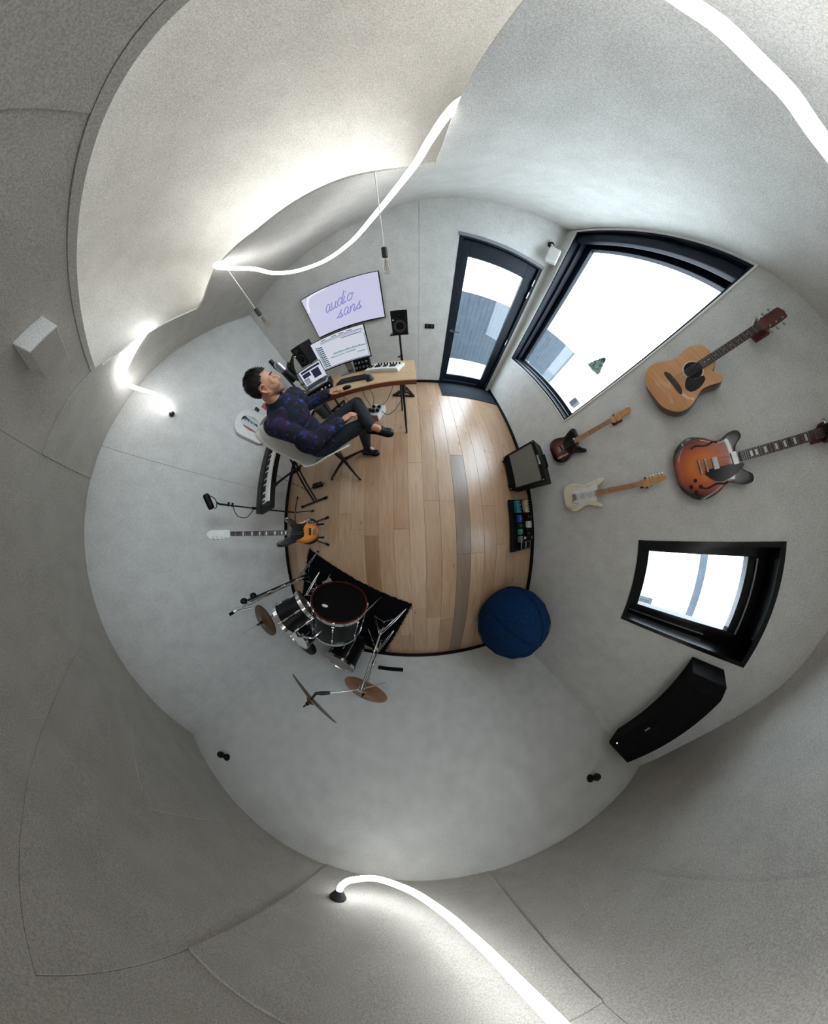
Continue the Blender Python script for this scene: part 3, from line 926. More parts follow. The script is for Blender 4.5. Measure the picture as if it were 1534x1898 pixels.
kb = thing('computer_keyboard', 'black computer keyboard below the monitor', 'keyboard', (-0.62, 1.53, 0.74))
Mk = rotM((-0.64, 1.545, 0.74), -12)
MB(Mk).lohi((-0.20, -0.065, 0), (0.20, 0.065, 0.014)).build('case', 'dark_grey', kb, bevel=0.003)
mb = MB(Mk)
for r_ in range(5):
    for c in range(18):
        x = -0.19 + c * 0.0212
        mb.lohi((x, -0.056 + r_ * 0.023, 0.014), (x + 0.018, -0.037 + r_ * 0.023, 0.02))
mb.build('keys', 'black', kb)

mc = thing('monitor_controller', 'black box of knobs standing beside the monitor foot', 'mixer', (-0.56, 1.80, 0.74))
Mc = rotM((-0.56, 1.77, 0.751), -4, -12)
MB(Mc).lohi((-0.10, 0, 0), (0.10, 0.05, 0.13)).build('case', 'black', mc, bevel=0.004)
for i in range(4):
    for j in range(2):
        MB(Mc).cyl((-0.07 + i * 0.045, 0, 0.035 + j * 0.055), (-0.07 + i * 0.045, -0.016, 0.035 + j * 0.055), 0.012, n=10).build('knob', 'steel' if (i + j) % 2 else 'grey', mc, smooth=True)

mk_ = thing('midi_keyboard', 'small white piano keyboard on the right of the desk', 'keyboard', (-0.29, 1.70, 0.74))
Mi = rotM((-0.285, 1.69, 0.74), -17)
MB(Mi).lohi((-0.20, -0.115, 0), (0.20, 0.115, 0.03)).build('case', 'white', mk_, bevel=0.004)
for i in range(15):
    MB(Mi).lohi((-0.19 + i * 0.0253, -0.11, 0.03), (-0.1665 + i * 0.0253, 0.01, 0.038)).build('white_key', 'white', mk_)
for i in range(14):
    if i % 7 not in (2, 6):
        MB(Mi).lohi((-0.172 + i * 0.0253, -0.055, 0.038), (-0.159 + i * 0.0253, 0.01, 0.048)).build('black_key', 'black', mk_)
for i in range(8):
    MB(Mi).cyl((-0.10 + i * 0.037, 0.065, 0.03), (-0.10 + i * 0.037, 0.065, 0.047), 0.011, 0.009, 10).build('knob', 'black', mk_, smooth=True)

cn = thing('desk_cone', 'small dark grey cone shaped gadget near the desk edge', 'gadget', (-0.41, 1.40, 0.74))
MB().lathe([(0.042, 0), (0.044, 0.008), (0.026, 0.045), (0.016, 0.062), (0.0, 0.064)], 20, Matrix.Translation((-0.41, 1.41, 0.74))).build('body', 'dark_grey', cn, smooth=True)
MB().lathe([(0.02, 0), (0.02, 0.004), (0, 0.005)], 16, Matrix.Translation((-0.41, 1.41, 0.803))).build('top_button', 'grey', cn, smooth=True)
ms = thing('computer_mouse', 'black computer mouse under the resting hand', 'mouse', (-0.66, 1.36, 0.74))
MB(Matrix.Translation((-0.655, 1.345, 0.7405)) @ Matrix.Diagonal((1.7, 1, 1, 1))).lathe([(0.030, 0), (0.031, 0.008), (0.026, 0.022), (0.014, 0.029), (0, 0.031)], 20).build('body', 'black', ms, smooth=True)
MB().cyl((-0.63, 1.34, 0.765), (-0.63, 1.35, 0.765), 0.008, n=10).build('wheel', 'grey', ms)

# studio monitors on stands
def speaker(name, label, c, yaw, w_, d_, h_, group):
    t = thing(name, label, 'speaker', c, group)
    Mx = rotM(c, yaw)
    MB(Mx).lohi((-w_ / 2, -d_ / 2, 0), (w_ / 2, d_ / 2, h_)).build('cabinet', 'black', t, bevel=0.006)
    y = -d_ / 2
    L = lambda z: Mx @ frameM((0, y, z), x=(1, 0, 0), z=(0, -1, 0))
    wo = MB().lathe([(0.075, 0), (0.078, 0.006), (0.066, 0.008), (0.03, -0.006), (0.0, -0.004)], 24, L(0.10)).build('woofer', 'dark_grey', t, smooth=True)
    MB().lathe([(0.022, -0.006), (0.016, 0.006), (0, 0.009)], 14, L(0.10)).build('dust_cap', 'black', wo, smooth=True)
    MB().lathe([(0.036, 0), (0.038, 0.005), (0.02, 0.002), (0.012, 0.006), (0, 0.008)], 18, L(0.222)).build('tweeter', 'black_gloss', t, smooth=True)
    MB().lathe([(0.006, 0.001), (0.006, 0.004), (0, 0.004)], 8, L(0.18) @ Matrix.Translation((-w_ * 0.38, 0, 0))).build('indicator', 'lamp_dot', t)
    return t
def speaker_stand(label, x, y, ztop, group):
    t = thing('speaker_stand', label, 'speaker stand', (x, y, 0), group)
    MB().lohi((x - 0.12, y - 0.12, ztop - 0.014), (x + 0.12, y + 0.12, ztop)).build('platform', 'black_metal', t, bevel=0.003)
    MB().cyl((x, y, 0.02), (x, y, ztop - 0.3), 0.02, n=12).build('pole', 'black_metal', t, smooth=True)
    MB().cyl((x, y, ztop - 0.34), (x, y, ztop - 0.01), 0.015, n=12).build('upper_pole', 'black_metal', t, smooth=True)
    MB().cyl((x, y, ztop - 0.33), (x - 0.05, y - 0.03, ztop - 0.33), 0.010, 0.014, n=8).build('clamp_knob', 'black', t, smooth=True)
    f = [(x - 0.23, y - 0.05), (x + 0.17, y - 0.14), (x + 0.02, y + 0.26)]
    for i in range(3):
        a, b = f[i], f[(i + 1) % 3]
        MB().bar((*a, 0.015), (*b, 0.015), 0.03, 0.025).build('base_bar', 'black_metal', t)
        MB().bar((*a, 0.02), (x, y, 0.05), 0.022, 0.02).build('base_strut', 'black_metal', t)
    return t
speaker('studio_monitor', 'black studio monitor right of the television beside the door', (-0.11, 2.40, 1.005), 4, 0.195, 0.24, 0.29, 'studio monitors')
speaker_stand('black speaker stand rising behind the right end of the desk', -0.12, 2.42, 1.005, 'speaker stands')
speaker('studio_monitor', 'black studio monitor partly hidden behind the computer monitor', (-1.47, 2.32, 1.0), -12, 0.195, 0.24, 0.29, 'studio monitors')
speaker_stand('black speaker stand behind the left end of the desk', -1.48, 2.34, 1.0, 'speaker stands')

# big microphone on a desk stand
mi = thing('condenser_microphone', 'large silver topped condenser microphone on a desk boom', 'microphone', (-1.36, 1.60, 0.74))
p0, p1 = Vector((-1.275, 1.53, 1.00)), Vector((-1.30, 1.50, 1.285))
d = (p1 - p0)
Lm = frameM(p0, x=(1, 0, 0), z=d)
MB().lathe([(0.0, 0), (0.034, 0.004), (0.04, 0.03), (0.04, 0.15), (0.036, 0.155)], 20, Lm).build('body', 'black', mi, smooth=True)
MB().lathe([(0.040, 0.15), (0.040, 0.25), (0.034, 0.275), (0.02, 0.285), (0, 0.287)], 20, Lm).build('grille', 'steel', mi, smooth=True)
MB().lathe([(0.042, 0.145), (0.043, 0.15), (0.043, 0.162), (0.042, 0.166)], 20, Lm).build('ring', 'dark_grey', mi, smooth=True)
MB().tube([(-1.42, 1.63, 0.745), (-1.42, 1.62, 1.12), (-1.40, 1.58, 1.30), (-1.36, 1.53, 1.32)], 0.014, 8).build('boom', 'black_metal', mi, smooth=True)
MB().tube([(-1.36, 1.53, 1.33), (-1.35, 1.52, 1.24), (-1.315, 1.51, 1.16)], 0.022, 8).build('shock_mount', 'black', mi, smooth=True)
MB().lathe([(0.06, 0), (0.06, 0.012), (0.02, 0.02)], 18, Matrix.Translation((-1.42, 1.63, 0.74))).build('base', 'black_metal', mi, smooth=True)

# plant behind the desk
pt = thing('potted_plant', 'dark leaved rubber plant behind the desk corner', 'plant', (-1.80, 2.25, 0))
MB().lathe([(0.10, 0), (0.13, 0.02), (0.15, 0.26), (0.14, 0.27), (0.135, 0.25), (0.0, 0.24)], 20, Matrix.Translation((-1.80, 2.25, 0))).build('pot', 'terracotta', pt, smooth=True)
MB().tube([(-1.80, 2.25, 0.24), (-1.79, 2.22, 0.6), (-1.74, 2.16, 0.95)], [0.012, 0.01, 0.006], 7).build('stem', 'bark', pt, smooth=True)
def leaf(parent, base, tip, w_, droop=0.03):
    base, tip = Vector(base), Vector(tip)
    dd = tip - base
    side = dd.cross(Vector((0, 0, 1)))
    side = side.normalized() if side.length > 1e-4 else Vector((1, 0, 0))
    nrm = side.cross(dd).normalized()
    P = []
    for i in range(9):
        t = i / 8
        c = base + dd * t + nrm * (droop * math.sin(PI * t))
        ww = w_ * (math.sin(PI * min(1, t * 0.96 + 0.02)) ** 0.75)
        P.append([c - side * ww + nrm * 0.012 * (ww / w_), c, c + side * ww + nrm * 0.012 * (ww / w_)])
    MB().grid(P).build('leaf', 'leaf', parent, smooth=True, solid=0.002)
for b_, t_, w_ in (((-1.74, 2.16, 0.95), (-1.50, 2.12, 1.23), 0.055), ((-1.74, 2.16, 0.93), (-1.62, 1.97, 0.96), 0.06), ((-1.75, 2.17, 0.9), (-1.60, 1.98, 1.14), 0.06), ((-1.76, 2.18, 0.85), (-1.95, 2.30, 1.05), 0.05),
                   ((-1.78, 2.2, 0.75), (-1.60, 2.05, 0.78), 0.05), ((-1.79, 2.22, 0.6), (-1.98, 2.12, 0.72), 0.05), ((-1.74, 2.16, 0.95), (-1.80, 2.30, 1.18), 0.045)):
    leaf(pt, b_, t_, w_)

# power box and cables under the desk
pb = thing('power_box', 'white open cable box of black plugs under the desk', 'cable box', (-0.60, 1.82, 0))
Mp = rotM((-0.605, 1.83, 0), -22)
MB(Mp).lohi((-0.12, -0.14, 0.0), (0.12, 0.14, 0.10)).build('box', 'plastic_white', pb, bevel=0.004)
MB(Mp).lohi((-0.105, -0.141, 0.012), (0.105, -0.139, 0.085)).build('front_panel', 'plywood', pb)
for i, (x, y) in enumerate(((-0.07, -0.05), (0.0, -0.06), (0.07, -0.04), (-0.05, 0.05), (0.05, 0.06))):
    MB(Mp).lohi((x - 0.025, y - 0.02, 0.10), (x + 0.025, y + 0.02, 0.14)).build('plug', 'black', pb, bevel=0.005)
for i, pts in enumerate((
        [(-0.63, 1.80, 0.13), (-0.60, 1.95, 0.30), (-0.70, 1.90, 0.70)], [(-0.58, 1.86, 0.13), (-0.45, 2.0, 0.10), (-0.30, 2.05, 0.30), (-0.15, 1.92, 0.69)],
        [(-0.55, 1.84, 0.13), (-0.42, 1.75, 0.03), (-0.30, 1.85, 0.02), (-0.20, 2.10, 0.02), (-0.13, 2.38, 0.02)], [(-0.66, 1.86, 0.13), (-0.75, 2.0, 0.35), (-0.60, 1.95, 0.55), (-0.55, 1.9, 0.69)],
        [(-0.60, 1.80, 0.13), (-0.80, 1.70, 0.30), (-1.05, 1.85, 0.50), (-1.10, 1.88, 0.69)])):
    MB().tube(smooth_path(pts, 6), 0.0045, 6).build('power_cable', 'cable', pb, smooth=True)

# wall plate, door mat, wall camera
sw = thing('wall_plate', 'black rectangular socket plate between the speaker and the door', 'socket', (0.335, 2.935, 1.02))
MB().lohi((0.262, 2.928, 1.015), (0.408, 2.94, 1.085)).build('plate', 'black', sw, bevel=0.002)
for x in (0.30, 0.37):
    MB().cyl((x, 2.928, 1.05), (x, 2.926, 1.05), 0.022, n=16).build('socket_ring', 'dark_grey', sw)
dm = thing('door_mat', 'dark blue grey mat on the floor at the glazed door', 'mat', (1.18, 2.62, 0))
MB().lohi((0.60, 2.37, 0), (1.825, 2.92, 0.008)).build('pile', 'mat_fabric', dm, bevel=0.002)
MB().lohi((0.59, 2.36, 0), (1.826, 2.37, 0.009)).build('edging', 'black', dm)
sp = thing('wall_speaker', 'small white speaker on a bracket above the door corner', 'speaker', (1.76, 2.86, 2.42))
MB().cyl((1.70, 2.938, 2.66), (1.70, 2.90, 2.66), 0.035, n=16).build('wall_rose', 'black', sp, smooth=True)
MB().tube([(1.70, 2.91, 2.66), (1.71, 2.86, 2.62), (1.72, 2.84, 2.57)], 0.016, 8).build('bracket', 'white', sp, smooth=True)
Mw = rotM((1.715, 2.80, 2.41), -38)
MB(Mw).lohi((-0.065, -0.06, 0), (0.065, 0.05, 0.175)).build('cabinet', 'white', sp, bevel=0.008)
MB(Mw).lohi((-0.057, -0.063, 0.01), (0.057, -0.06, 0.165)).build('grille', 'plastic_white', sp)

# pendants
def pendant(label, x, y, z0, z1):
    t = thing('pendant_lamp', label, 'lamp', (x, y, z0), 'pendant bulbs over the desk')
    zt = ceil_z(x, y)
    MB().cyl((x, y, z1 - 0.005), (x, y, zt + 0.004), 0.0035, n=6).build('cord', 'plastic_white', t, smooth=True)
    MB().lathe([(0.006, 0.075), (0.02, 0.068), (0.021, 0.0), (0.016, -0.004)], 16, Matrix.Translation((x, y, z1 - 0.075))).build('socket', 'dark_grey', t, smooth=True)
    h = z1 - 0.079 - z0
    bu = MB().lathe([(0.013, h), (0.015, h * 0.85), (0.028, h * 0.40), (0.031, h * 0.22), (0.024, h * 0.06), (0.010, 0.0), (0, 0)], 18, Matrix.Translation((x, y, z0))).build('bulb', 'bulb_glass', t, smooth=True)
    mb = MB()
    for i in range(4):
        a = i * PI / 2
        mb.tube([(x + 0.006 * math.cos(a), y + 0.006 * math.sin(a), z0 + h * 0.8), (x + 0.014 * math.cos(a), y + 0.014 * math.sin(a), z0 + h * 0.25)], 0.0012, 5)
    mb.cyl((x, y, z0 + h * 0.9), (x, y, z0 + h * 0.45), 0.003, n=6)
    mb.build('filament', 'bronze', bu)
    return t
pendant('unlit filament bulb hanging nearer the left wall', -1.26, 1.70, 1.60, 1.81)
pendant('unlit filament bulb hanging beside the television', -0.135, 1.72, 1.585, 1.79)

# white printed panel and small pictures on the left wall
wp = thing('printed_panel', 'white rounded panel with an oval printed picture on the left wall', 'sign', (-2.31, 1.35, 0.72))
Mq = frameM((-2.325, 1.36, 0.95), x=(0, 1, 0.12), y=(0, -0.12, 1))
out = outline([(-0.21, -0.23), (0.05, -0.20), (0.21, -0.13), (0.21, 0.02), (0.18, 0.17), (0.06, 0.245), (-0.08, 0.245), (-0.20, 0.17), (-0.225, 0.0)], 4)
MB(Mq).prism(out, 0.0, 0.055).build('board', 'white', wp, bevel=0.004)
el = lambda cx, cy, rx, ry, a, n=20: [(cx + rx * math.cos(2 * PI * i / n) * math.cos(a) - ry * math.sin(2 * PI * i / n) * math.sin(a), cy + rx * math.cos(2 * PI * i / n) * math.sin(a) + ry * math.sin(2 * PI * i / n) * math.cos(a)) for i in range(n)]
MB(Mq).prism(el(0.0, 0.03, 0.105, 0.155, -0.15), 0.055, 0.0565).build('print_outline', 'photo_dark', wp)
MB(Mq).prism(el(-0.035, 0.045, 0.065, 0.135, -0.15), 0.0565, 0.0575).build('print_bun', 'white_print', wp)
MB(Mq).prism(el(0.065, 0.02, 0.028, 0.13, -0.15), 0.0565, 0.0575).build('print_bun', 'white_print', wp)
MB(Mq).prism(el(-0.085, 0.03, 0.014, 0.11, -0.15), 0.0575, 0.0582).build('print_shade', 'pink_print', wp)
for i in range(5):
    MB(Mq).prism(el(0.022 - 0.003 * i, 0.13 - i * 0.05, 0.018, 0.016, 0), 0.0575, 0.0583, ).build('print_filling', 'grey', wp)
MB(Mq).lohi((0.12, -0.15, 0.055), (0.17, -0.115, 0.0565)).build('print_corner', 'photo_dark', wp)
def picture(label, y, z, w_, h_, m):
    t = thing('small_picture', label, 'picture', (XL + 0.003, y, z), 'small prints on the left wall')
    MB().lohi((XL, y - w_ / 2, z), (XL + 0.006, y + w_ / 2, z + h_)).build('card', 'white', t)
    MB().lohi((XL + 0.006, y - w_ / 2 + 0.008, z + 0.01), (XL + 0.0072, y + w_ / 2 - 0.008, z + h_ - 0.01)).build('print', m, t)
picture('small dark photo print pinned beside the white panel', 1.66, 0.955, 0.085, 0.10, 'photo_dark')
picture('small red and white print behind the seated man', 1.80, 0.83, 0.12, 0.16, 'pink_print')

# ------------------------------------------------------------------ chair and the seated man
ch = thing('office_chair', 'white shell chair on a black star base under the seated man', 'chair', (-0.95, 0.85, 0))
cf = Vector((0.93, 0.36, 0)).normalized()          # facing
cr = Vector((cf.y, -cf.x, 0))                      # the chair's right
CC = Vector((-0.955, 0.845, 0))
def cp(f, r, z):
    return CC + cf * f + cr * r + Vector((0, 0, z))
prof = [(0.27, 0.435, 0.19), (0.25, 0.455, 0.215), (0.15, 0.45, 0.235), (0.0, 0.43, 0.245), (-0.12, 0.435, 0.245), (-0.20, 0.48, 0.25), (-0.245, 0.56, 0.255), (-0.27, 0.68, 0.255), (-0.29, 0.82, 0.245), (-0.305, 0.94, 0.22), (-0.315, 1.02, 0.17), (-0.318, 1.05, 0.10)]
pp = smooth_path([(a, b, c) for a, b, c in prof], 4)
P = []
for q_ in pp:
    f, z, hw = q_
    row = []
    for j in range(17):
        s_ = -1 + 2 * j / 16
        up = max(0.0, abs(s_) - 0.45) ** 2
        back = min(1.0, max(0.0, (z - 0.46) / 0.2))
        row.append(cp(f + up * (0.30 * back), s_ * hw, z + up * 0.34 * (1 - back) * (1.0 - 0.75 * min(1.0, max(0.0, (f - 0.02) / 0.24)))))
    P.append(row)
MB().grid(P).build('shell', 'white_shell', ch, smooth=True, solid=0.012)
MB().cyl(cp(0, 0, 0.11), cp(0, 0, 0.40), 0.024).build('gas_lift', 'black_metal', ch, smooth=True)
MB().box(cp(0, 0, 0.41), (0.20, 0.16, 0.03), Matrix.Rotation(0.37, 3, 'Z')).build('seat_plate', 'black_metal', ch, bevel=0.005)
for i, a in enumerate((218, 309, 38, 128)):
    d = Vector((math.cos(math.radians(a)), math.sin(math.radians(a)), 0))
    lg = MB().tube([cp(0, 0, 0.13) + d * 0.02, cp(0, 0, 0.10) + d * 0.12, cp(0, 0, 0.03) + d * 0.335], [0.024, 0.018, 0.012], 8).build('leg', 'black_metal', ch, smooth=True)
    MB().cyl(cp(0, 0, 0.0) + d * 0.335, cp(0, 0, 0.03) + d * 0.335, 0.014, n=10).build('glide', 'black', lg, smooth=True)

man = thing('person', 'man in shaggy navy jumper and dark jeans seated at the desk', 'person', (-0.95, 0.85, 0.45))
V3 = Vector
J = dict(pel=V3((-0.96, 0.84, 0.555)), hipR=V3((-0.92, 0.755, 0.545)), hipL=V3((-0.96, 0.94, 0.545)),
         knR=V3((-0.49, 0.955, 0.515)), anR=V3((-0.635, 1.03, 0.11)), knL=V3((-0.575, 1.225, 0.60)), anL=V3((-0.375, 0.85, 0.575)),
         wa=V3((-0.99, 0.835, 0.72)), ches=V3((-0.97, 0.83, 0.93)), nb=V3((-0.945, 0.825, 1.07)), hd=V3((-0.895, 0.82, 1.215)),
         shR=V3((-0.97, 0.665, 1.00)), elR=V3((-0.80, 0.645, 0.735)), wrR=V3((-0.635, 0.895, 0.66)),
         shL=V3((-0.94, 0.995, 1.00)), elL=V3((-1.06, 1.17, 0.805)), wrL=V3((-0.835, 1.285, 0.785)))
hf = V3((0.78, 0.63, 0.0)).normalized()
HS = 0.90
hr = V3((hf.y, -hf.x, 0))
hu = V3((0, 0, 1))
HC = J['hd']
def hp(f, r, u):
    return HC + (hf * f + hr * r + hu * u) * HS
RH = Matrix((hf * HS, hr * HS, hu * HS)).transposed()
def torso(mb, g=0.0):
    mb.sph(J['pel'], (0.13 + g, 0.155 + g, 0.12 + g), nu=20, nv=14)
    mb.sph(J['wa'], (0.115 + g, 0.145 + g, 0.15 + g), nu=20, nv=14)
    mb.sph(J['ches'], (0.12 + g, 0.165 + g, 0.16 + g), nu=20, nv=14)
    mb.caps(J['shR'] + V3((0, 0.03, -0.01)), J['shL'] + V3((0, -0.03, -0.01)), 0.062 + g, 0.062 + g)
    mb.caps(J['ches'], J['nb'], 0.10 + g, 0.062 + g)
def arm(mb, s, g=0.0, stop=1.0):
    sh, el_, wr_ = J['sh' + s], J['el' + s], J['wr' + s]
    mb.caps(sh, el_, 0.054 + g, 0.043 + g)
    mb.caps(el_, el_.lerp(wr_, stop), 0.043 + g, 0.029 + g)
def leg(mb, s, g=0.0, stop=1.0):
    h, k_, a = J['hip' + s], J['kn' + s], J['an' + s]
    mb.caps(h, k_, 0.088 + g, 0.060 + g)
    mb.caps(k_, k_.lerp(a, 0.45), 0.058 + g, 0.056 + g)
    mb.caps(k_.lerp(a, 0.45), k_.lerp(a, stop), 0.056 + g, 0.040 + g * 1.2)
def hand(mb, wr_, fwd, up, thumb):
    """palm, four unequal bent fingers, thumb leaving the side of the palm"""
    fwd = fwd.normalized(); up = (up - fwd * up.dot(fwd)).normalized(); sd = fwd.cross(up) * thumb
    R = Matrix((fwd, sd, up)).transposed()
    mb.sph(wr_ + fwd * 0.045, (0.052, 0.040, 0.017), R, 14, 10)
    for i, (off, ln) in enumerate(((0.029, 0.070), (0.010, 0.080), (-0.010, 0.074), (-0.028, 0.058))):
        b0 = wr_ + fwd * 0.078 + sd * off
        b1 = b0 + fwd * ln * 0.45 + sd * off * 0.18 + up * 0.004
        b2 = b1 + fwd * ln * 0.34 - up * 0.014
        b3 = b2 + fwd * ln * 0.20 - up * 0.018
        mb.caps(b0, b1, 0.0098, 0.0088, 10); mb.caps(b1, b2, 0.0088, 0.0080, 10); mb.caps(b2, b3, 0.0080, 0.0070, 10)
    t0 = wr_ + fwd * 0.025 + sd * 0.030
    t1 = t0 + fwd * 0.035 + sd * 0.026 - up * 0.006
    t2 = t1 + fwd * 0.034 + sd * 0.006 - up * 0.006
    mb.caps(t0, t1, 0.0135, 0.0115, 10); mb.caps(t1, t2, 0.0115, 0.0085, 10)
mb = MB()
torso(mb, -0.012)
for s_ in 'RL':
    arm(mb, s_)
    leg(mb, s_, -0.006)
hand(mb, J['wrR'], V3((0.75, 0.62, -0.05)), V3((0.1, 0.1, 1)), -1)
hand(mb, J['wrL'], V3((0.97, 0.08, -0.03)), V3((0, 0, 1)), 1)
mb.caps(J['nb'] - hu * 0.03, hp(-0.025, 0, -0.06), 0.060, 0.056)
mb.sph(hp(-0.012, 0, 0.032), (0.098, 0.077, 0.087), RH, 24, 16)
mb.sph(hp(0.024, 0, -0.034), (0.070, 0.064, 0.076), RH, 24, 16)
mb.sph(hp(0.050, 0, 0.010), (0.044, 0.058, 0.050), RH, 20, 12)
mb.caps(hp(-0.010, 0.047, -0.052), hp(0.070, 0.014, -0.094), 0.025, 0.020, 12)
mb.caps(hp(-0.010, -0.047, -0.052), hp(0.070, -0.014, -0.094), 0.025, 0.020, 12)
mb.sph(hp(0.074, 0, -0.096), 0.020, nu=12, nv=8)
mb.caps(hp(0.082, 0.030, 0.027), hp(0.082, -0.030, 0.027), 0.012, 0.012, 12)
mb.caps(hp(0.088, 0, 0.018), hp(0.108, 0, -0.026), 0.008, 0.0125, 12)
mb.sph(hp(0.098, 0.011, -0.030), 0.0085, nu=10, nv=8); mb.sph(hp(0.098, -0.011, -0.030), 0.0085, nu=10, nv=8)
mb.sph(hp(0.058, 0.036, -0.016), 0.023, nu=14, nv=10); mb.sph(hp(0.058, -0.036, -0.016), 0.023, nu=14, nv=10)
mb.caps(hp(0.088, 0.016, -0.058), hp(0.088, -0.016, -0.058), 0.0075, 0.0075, 10)
mb.caps(hp(0.086, 0.014, -0.069), hp(0.086, -0.014, -0.069), 0.008, 0.008, 10)
for sg in (1, -1):
    mb.tube(smooth_path([hp(0.012, sg * 0.086, 0.004), hp(0.004, sg * 0.098, 0.024), hp(-0.018, sg * 0.102, 0.022), hp(-0.030, sg * 0.100, 0.002), hp(-0.022, sg * 0.094, -0.024), hp(-0.004, sg * 0.088, -0.042), hp(0.006, sg * 0.084, -0.034)], 4), 0.0062, 8)
    mb.sph(hp(-0.008, sg * 0.080, -0.008), (0.022, 0.010, 0.032), RH @ Matrix.Rotation(-0.2 * 1, 3, 'Y') @ Matrix.Rotation(sg * 0.35, 3, 'Z'), 14, 10)
    mb.caps(J['anR' if sg > 0 else 'anL'], (J['anR'] if sg > 0 else J['anL']) + (V3((0.06, -0.02, -0.06)) if sg > 0 else V3((0.07, -0.02, -0.03))), 0.034, 0.032)
skin = bpy.data.materials.new('skin_with_stubble')
nt, N, L, b = nodes(skin)
at = N.new('ShaderNodeAttribute'); at.attribute_name = 'stubble'
mx = N.new('ShaderNodeMix'); mx.data_type = 'RGBA'
mx.inputs[6].default_value = (*lin('#c79074'), 1); mx.inputs[7].default_value = (*lin('#4e382d'), 1)
L.new(at.outputs['Fac'], mx.inputs[0]); L.new(mx.outputs[2], b.inputs['Base Color'])
b.inputs['Roughness'].default_value = 0.5
b.inputs['Subsurface Weight'].default_value = 0.08
b.inputs['Subsurface Radius'].default_value = (0.02, 0.008, 0.004)
body = remesh(mb, 'body', skin, man, 0.0045, 3)
at_ = body.data.attributes.new('stubble', 'FLOAT', 'POINT')
b0 = BASE[man.name]
vals = []
for v_ in body.data.vertices:
    p = v_.co + b0 - HC
    f, r_, u = p.dot(hf), p.dot(hr), p.dot(hu)
    s_ = 0.0
    if -0.10 < u < -0.03 and f > -0.01 and u + 0.10 > 0:
        jaw = max(0, min(1, (-0.028 - u) / 0.03)) * max(0, min(1, (f + 0.01) / 0.03))
        lip = 1 - math.exp(-((u + 0.063) / 0.011) ** 2) * (1 if f > 0.075 else 0)
        s_ = 0.72 * jaw * lip
    vals.append(s_)
at_.data.foreach_set('value', vals)
for sg in (1, -1):
    ey_ = MB().sph(hp(0.0800, sg * 0.030, 0.006), 0.0100, nu=12, nv=10).build('eye', 'eye_white', man, smooth=True)
    MB().sph(hp(0.0868, sg * 0.0305, 0.006), 0.0052, nu=10, nv=8).build('iris', 'black_gloss', ey_, smooth=True)
    MB().tube([hp(0.088, sg * 0.015, 0.032), hp(0.091, sg * 0.030, 0.037), hp(0.080, sg * 0.045, 0.033)], [0.004, 0.005, 0.003], 8).build('eyebrow', 'hair', man, smooth=True)
# hair: short sides, fuller top
mb = MB()
NU, NV = 48, 28
rr = random.Random(11)
vv, idx = [], {}
for i in range(NV + 1):
    t = PI * i / NV
    for j in range(NU):
        a = 2 * PI * j / NU
        u = math.cos(t); f = math.sin(t) * math.cos(a); r_ = math.sin(t) * math.sin(a)
        top = max(0, u) ** 0.6
        k_ = 1 + 0.015 * rr.random() + 0.07 * top * rr.random()
        p = (-0.016 + (0.098 + 0.010 * top) * f * k_, (0.0785 + 0.004 * top) * r_ * k_, 0.034 + (0.086 + 0.013 * top) * u * k_)
        idx[i, j] = len(vv)
        vv.append(p)
fs = []
for i in range(NV):
    for j in range(NU):
        q4 = [idx[i, j], idx[i + 1, j], idx[i + 1, (j + 1) % NU], idx[i, (j + 1) % NU]]
        f = sum(vv[x][0] for x in q4) / 4; u = sum(vv[x][2] for x in q4) / 4; r_ = abs(sum(vv[x][1] for x in q4) / 4)
        lim = float(np.interp(f, [-0.12, -0.085, -0.055, -0.036, 0.0, 0.018, 0.036, 0.09], [-0.045, -0.038, -0.015, 0.020, 0.030, 0.056, 0.078, 0.092]))
        if u > lim + rr.uniform(-0.007, 0.007):
            fs.append(tuple(q4))
used = sorted({x for f in fs for x in f})
mp = {x: i for i, x in enumerate(used)}
mb.add([hp(*vv[x]) for x in used], [tuple(mp[x] for x in f) for f in fs])
mb.build('hair', 'hair', man, smooth=True, solid=0.005)

rr = random.Random(21)
sm_ = MB()
for i in range(3600):
    f4 = rr.choice(fs)
    c = [sum(vv[x][k] for x in f4) / 4 + rr.uniform(-0.004, 0.004) for k in range(3)]
    n_ = Vector((c[0] + 0.016, c[1], c[2] - 0.034)).normalized()
    top = max(0.0, (c[2] - 0.06) / 0.07)
    d_ = (n_ * (0.12 + 0.25 * min(1, top)) + Vector((-0.45 + rr.uniform(-0.25, 0.25) + 0.15 * top, rr.uniform(-0.35, 0.35), -0.30 + 0.25 * top))).normalized() * (0.008 + 0.016 * min(1, top) * rr.random())
    s4 = n_.cross(d_)
    s4 = (s4.normalized() if s4.length > 1e-5 else Vector((0, 1, 0))) * 0.0028
    b4 = Vector(c) + n_ * 0.003
    sm_.add([hp(*(b4 - s4)), hp(*(b4 + s4)), hp(*(b4 + d_))], [(0, 1, 2)])
st_ = sm_.build('hair_strands', 'hair', man)
st_['kind'] = 'stuff'

